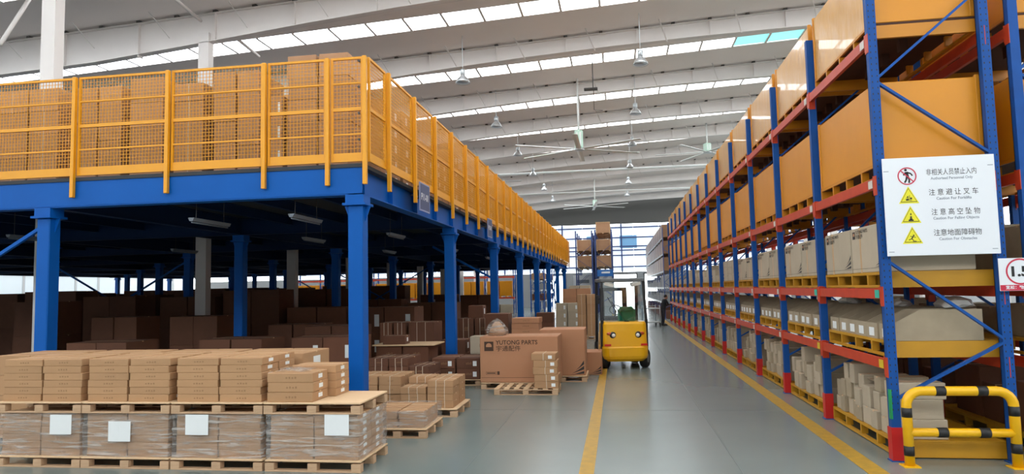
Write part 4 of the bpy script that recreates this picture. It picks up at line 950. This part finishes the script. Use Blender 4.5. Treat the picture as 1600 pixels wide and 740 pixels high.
def lamps():
    def bell(): return MB().lathe([(.28, 0), (.27, .03), (.2, .16), (.12, .24), (.1, .26), (.1, .3), (.085, .3), (.085, .26), (.11, .22), (.18, .15), (.25, .03), (.26, 0)], n=18).mesh('reflector', 'alu', True)
    rb = bell(); hm = MB().lathe([(.03, .55), (.1, .52), (.11, .34), (.08, .3)], n=14).mesh('ballast_housing', 'galv', True)
    bm_ = MB().lathe([(.002, .02), (.05, .05), (.06, .12), (.03, .2)], n=12).mesh('bulb', 'lens', True)
    i = 0
    for k in range(6):
        y = 26.5+7.75*k
        for x, z, row in ((-5.85, 10.45, 'platform side row'), (1.15, 10.7, 'rack side row')):
            t = thing('high_bay_lamp', 'unlit bell shaped pendant lamp, %s in the %s' % (ORD[k], row), 'lamp', (x, y, z), group='pendant lamps under the roof')
            obj('reflector', rb, t); obj('ballast_housing', hm, t); obj('bulb', bm_, t)
            obj('cord', cached(('cord', z), lambda: MB().tube([(0, 0, .54), (0, 0, roof_z(x)-z)], .012, 6).mesh('cord', 'galv')), t)
            if k < 2: obj('cage', MB().tube([(.29*math.cos(R(a)), .29*math.sin(R(a)), -.03) for a in range(0, 361, 30)], .008, 5).mesh('cage', 'galv'), t)
    struct('roof_pipe', MB().tube([(-15, 50, 10.62), (13, 50, 10.66)], .09, 12).mesh('roof_pipe', 'fan_white', True), 'long white pipe running across under the roof beams')
    struct('roof_pipe', MB().tube([(-20, 63, 10.9), (13, 63, 10.9)], .06, 10).mesh('roof_pipe', 'fan_white', True), 'thinner white pipe farther back under the roof beams')
    t = thing('hanging_sensor', 'small dark flat box hung from the roof on a bent rod', 'sensor', (-.9, 30.5, 10.95))
    obj('housing', MB().bbox(-.3, .3, -.12, .12, 0, .09, .01).mesh('housing', 'dark_steel'), t)
    obj('rod', MB().tube([(.1, 0, .09), (.1, 0, 1.66)], .02, 8).mesh('rod', 'dark_steel'), t)
    obj('cable', MB().tube([(.12, 0, 0), (.12, 0, -.9), (.5, 0, -.95)], .015, 6).mesh('cable', 'dark_steel'), t)
lamps()

# ------------------------------------------------------------------ far end of the hall
def far_end():
    # dark rack run beyond the cross aisle
    rack('pallet_rack', 'far blue framed rack full of brown wrapped boxes beyond the person', (3.05, 47.2, 0), 0, 10, 2.7, 1.4, (1.0, 2.0, 3.1, 4.25, 5.35), 6.1, 'galv', 'blue_trim', False, .1, post_w=.05)
    for k in range(10):
        for li, (z, h) in enumerate(((.01, .7), (1.105, .6), (2.105, .75), (3.205, .9), (4.355, .85), (5.455, .85))):
            for j in (0, 1):
                m = 'brown_wrap' if li > 2 else ('grey_goods' if li else 'card_dark')
                hh = h if li > 2 else random.choice((h*.5, h*.7, h))
                carton('wrapped_box', 'wrapped box, %s level, %s half, %s bay of the far rack' % (ORD[li], ('near', 'far')[j], ORD[k]), 3.62, 47.2+.2+k*2.7+.6+j*1.22, z, 1.15, 1.16, hh, m, group='wrapped boxes on the far rack', marks=False, tape=False, straps=2 if li > 2 else 0)
    # pair of racks standing end on in the middle distance
    for nm, x, lv, ht in (('left', -3.42, (3.75, 5.1, 6.45), 6.95), ('right', -1.8, (3.75, 5.1, 6.55), 7.0)):
        rack('pallet_rack', 'tall navy rack seen end on above the forklift, %s of the pair' % ('shorter load' if nm == 'left' else 'taller load'), (x, 58, 0), 0, 3, 2.7, 1.45, lv, ht, 'blue_trim', 'blue_trim', False, .1)
        for k in range(3):
            for li, z in enumerate(lv):
                if nm == 'left' and li == 2: continue
                t = thing('wooden_crate', 'brown crate, %s shelf, %s from the end, %s rack over the forklift' % (ORD[li], ORD[k], 'shorter' if nm == 'left' else 'taller'), 'crate', (x+.14, 58.2+k*2.7, z+.105), group='brown crates on the end-on racks')
                obj('crate_body', cached('crb', lambda: MB().bbox(0, 1.17, 0, 2.2, .12, .98, .01).mesh('crate_body', 'card_mezz')), t)
                obj('crate_base', cached('crp', lambda: MB().box(0, 1.17, 0, 2.2, .09, .12).box(0, .12, 0, 2.2, 0, .09).box(.52, .64, 0, 2.2, 0, .09).box(1.05, 1.17, 0, 2.2, 0, .09).mesh('crate_base', 'wood')), t)
                obj('crate_edge', cached('cre', lambda: MB().box(-.01, .05, -.012, .0, .1, 1.0).box(1.12, 1.18, -.012, .0, .1, 1.0).box(.05, 1.12, -.012, 0, .94, 1.0).mesh('crate_edge', 'tape')), t)
    t = thing('blue_sign_board', 'blue sign board hung below the end-on racks', 'sign', (-1.3, 57.978, 3.1))
    obj('board', MB().bbox(-.35, .95, -.02, .02, 0, .55, .01).mesh('board', 'blue_sign'), t); obj('hanger', MB().box(-.2, -.18, -.01, .01, .55, .7).box(.7, .72, -.01, .01, .55, .7).mesh('hanger', 'dark_steel'), t); obj('print_strip', MB().box(0, .7, -.024, -.02, .25, .4).mesh('print_strip', 'white_sign'), t)
    t = thing('notice_board', 'white notice board standing left of the forklift far away', 'board', (-3.0, 62, 0))
    obj('panel', MB().bbox(-.9, .9, -.03, .03, 1.2, 3.3, .01).mesh('panel', 'white_sign'), t); obj('print', MB().box(-.6, .5, -.034, -.03, 2.6, 2.9).box(-.6, .1, -.034, -.03, 2.2, 2.35).mesh('print', 'grey_text'), t)
    for x in (-.8, .8): obj('leg', MB().box(-.03, .03, -.03, .03, 0, 1.2).mesh('leg', 'galv'), t, (x, 0, 0))
    # rack of orange boxes across the far end of the platform
    rack('pallet_rack', 'blue rack of orange boxes glimpsed beyond the platform columns', (-9.5, 63.5, 0), math.pi/2, 8, 2.7, 1.4, (1.35, 3.3), 4.6, 'red_beam', 'blue_rack', False)
    for k in range(8):
        for j in (0, 1):
            thing('orange_crate', 'orange crate, %s of bay %s, rack beyond the platform' % (ORD[j], ORD[k]), 'crate', (-9.5-.2-k*2.7-j*1.22, 63.6, 1.49), math.pi/2, 'orange crates beyond the platform', me=cached('ocr', lambda: MB().bbox(0, 1.2, 0, 1.15, .12, 1.5, .02).box(0, 1.2, 0, .1, 0, .12).box(0, 1.2, 1.05, 1.15, 0, .12).box(0, 1.2, .52, .63, 0, .12).box(-.012, 0, .05, .1, .12, 1.5).box(-.012, 0, 1.05, 1.1, .12, 1.5).mesh('orange_crate', 'orange_box')))
            pile('low row %s of bay %s beyond the platform' % (ORD[j], ORD[k]), -9.5-.2-k*2.7-j*1.22-1.15, -9.5-.2-k*2.7-j*1.22, 63.6, 64.7, .0, 1, 1, (.8,), 'card_grey', group='pale cartons below the orange crates', marks=False)
    rack('pallet_rack', 'blue rack with white shelves seen between the farthest platform columns', (-8.3, 66.0, 0), 0, 4, 2.7, 1.4, (1.0, 2.0, 3.0), 4.2, 'fan_white', 'blue_rack', False, .1)
    for k in range(4):
        for li, z in enumerate((1.105, 2.105, 3.105)):
            pile('shelf %s bay %s of white shelved rack' % (ORD[li], ORD[k]), -8.2, -7.0, 66.2+k*2.7, 68.5+k*2.7, z, 1, 2, (.6,), ('card_dark', 'grey_goods', 'card')[(k+li) % 3], group='goods on the white shelved rack', marks=False)
    # carton piles standing left of the forklift
    pile('wrapped pile just beyond forklift', -1.75, -.95, 29.6, 30.6, 0, 2, 1, (.45, .45, .45, .4), 'card', pal=1, straps=1, marks=False)
    pile('reddish pile beyond forklift', -3.3, -1.6, 41.5, 42.6, 0, 2, 1, (.5, .5, .5, .5), 'card_pink', pal=1, marks=False)
    pile('grey labelled pile by sixth column', -3.25, -2.0, 36, 37, 0, 2, 1, (.42, .42, .42), 'card_grey', pal=1, stick='front', marks=False)
    pile('low boxes by fifth column', -3.7, -2.9, 31.2, 32, 0, 1, 1, (.5, .45), 'card_dark', pal=1, marks=False)
    pile('white topped pile far down the aisle', -3.2, -1.8, 46, 47, 0, 2, 1, (.6, .6, .6, .4), 'card_grey', pal=1, marks=False)
far_end()
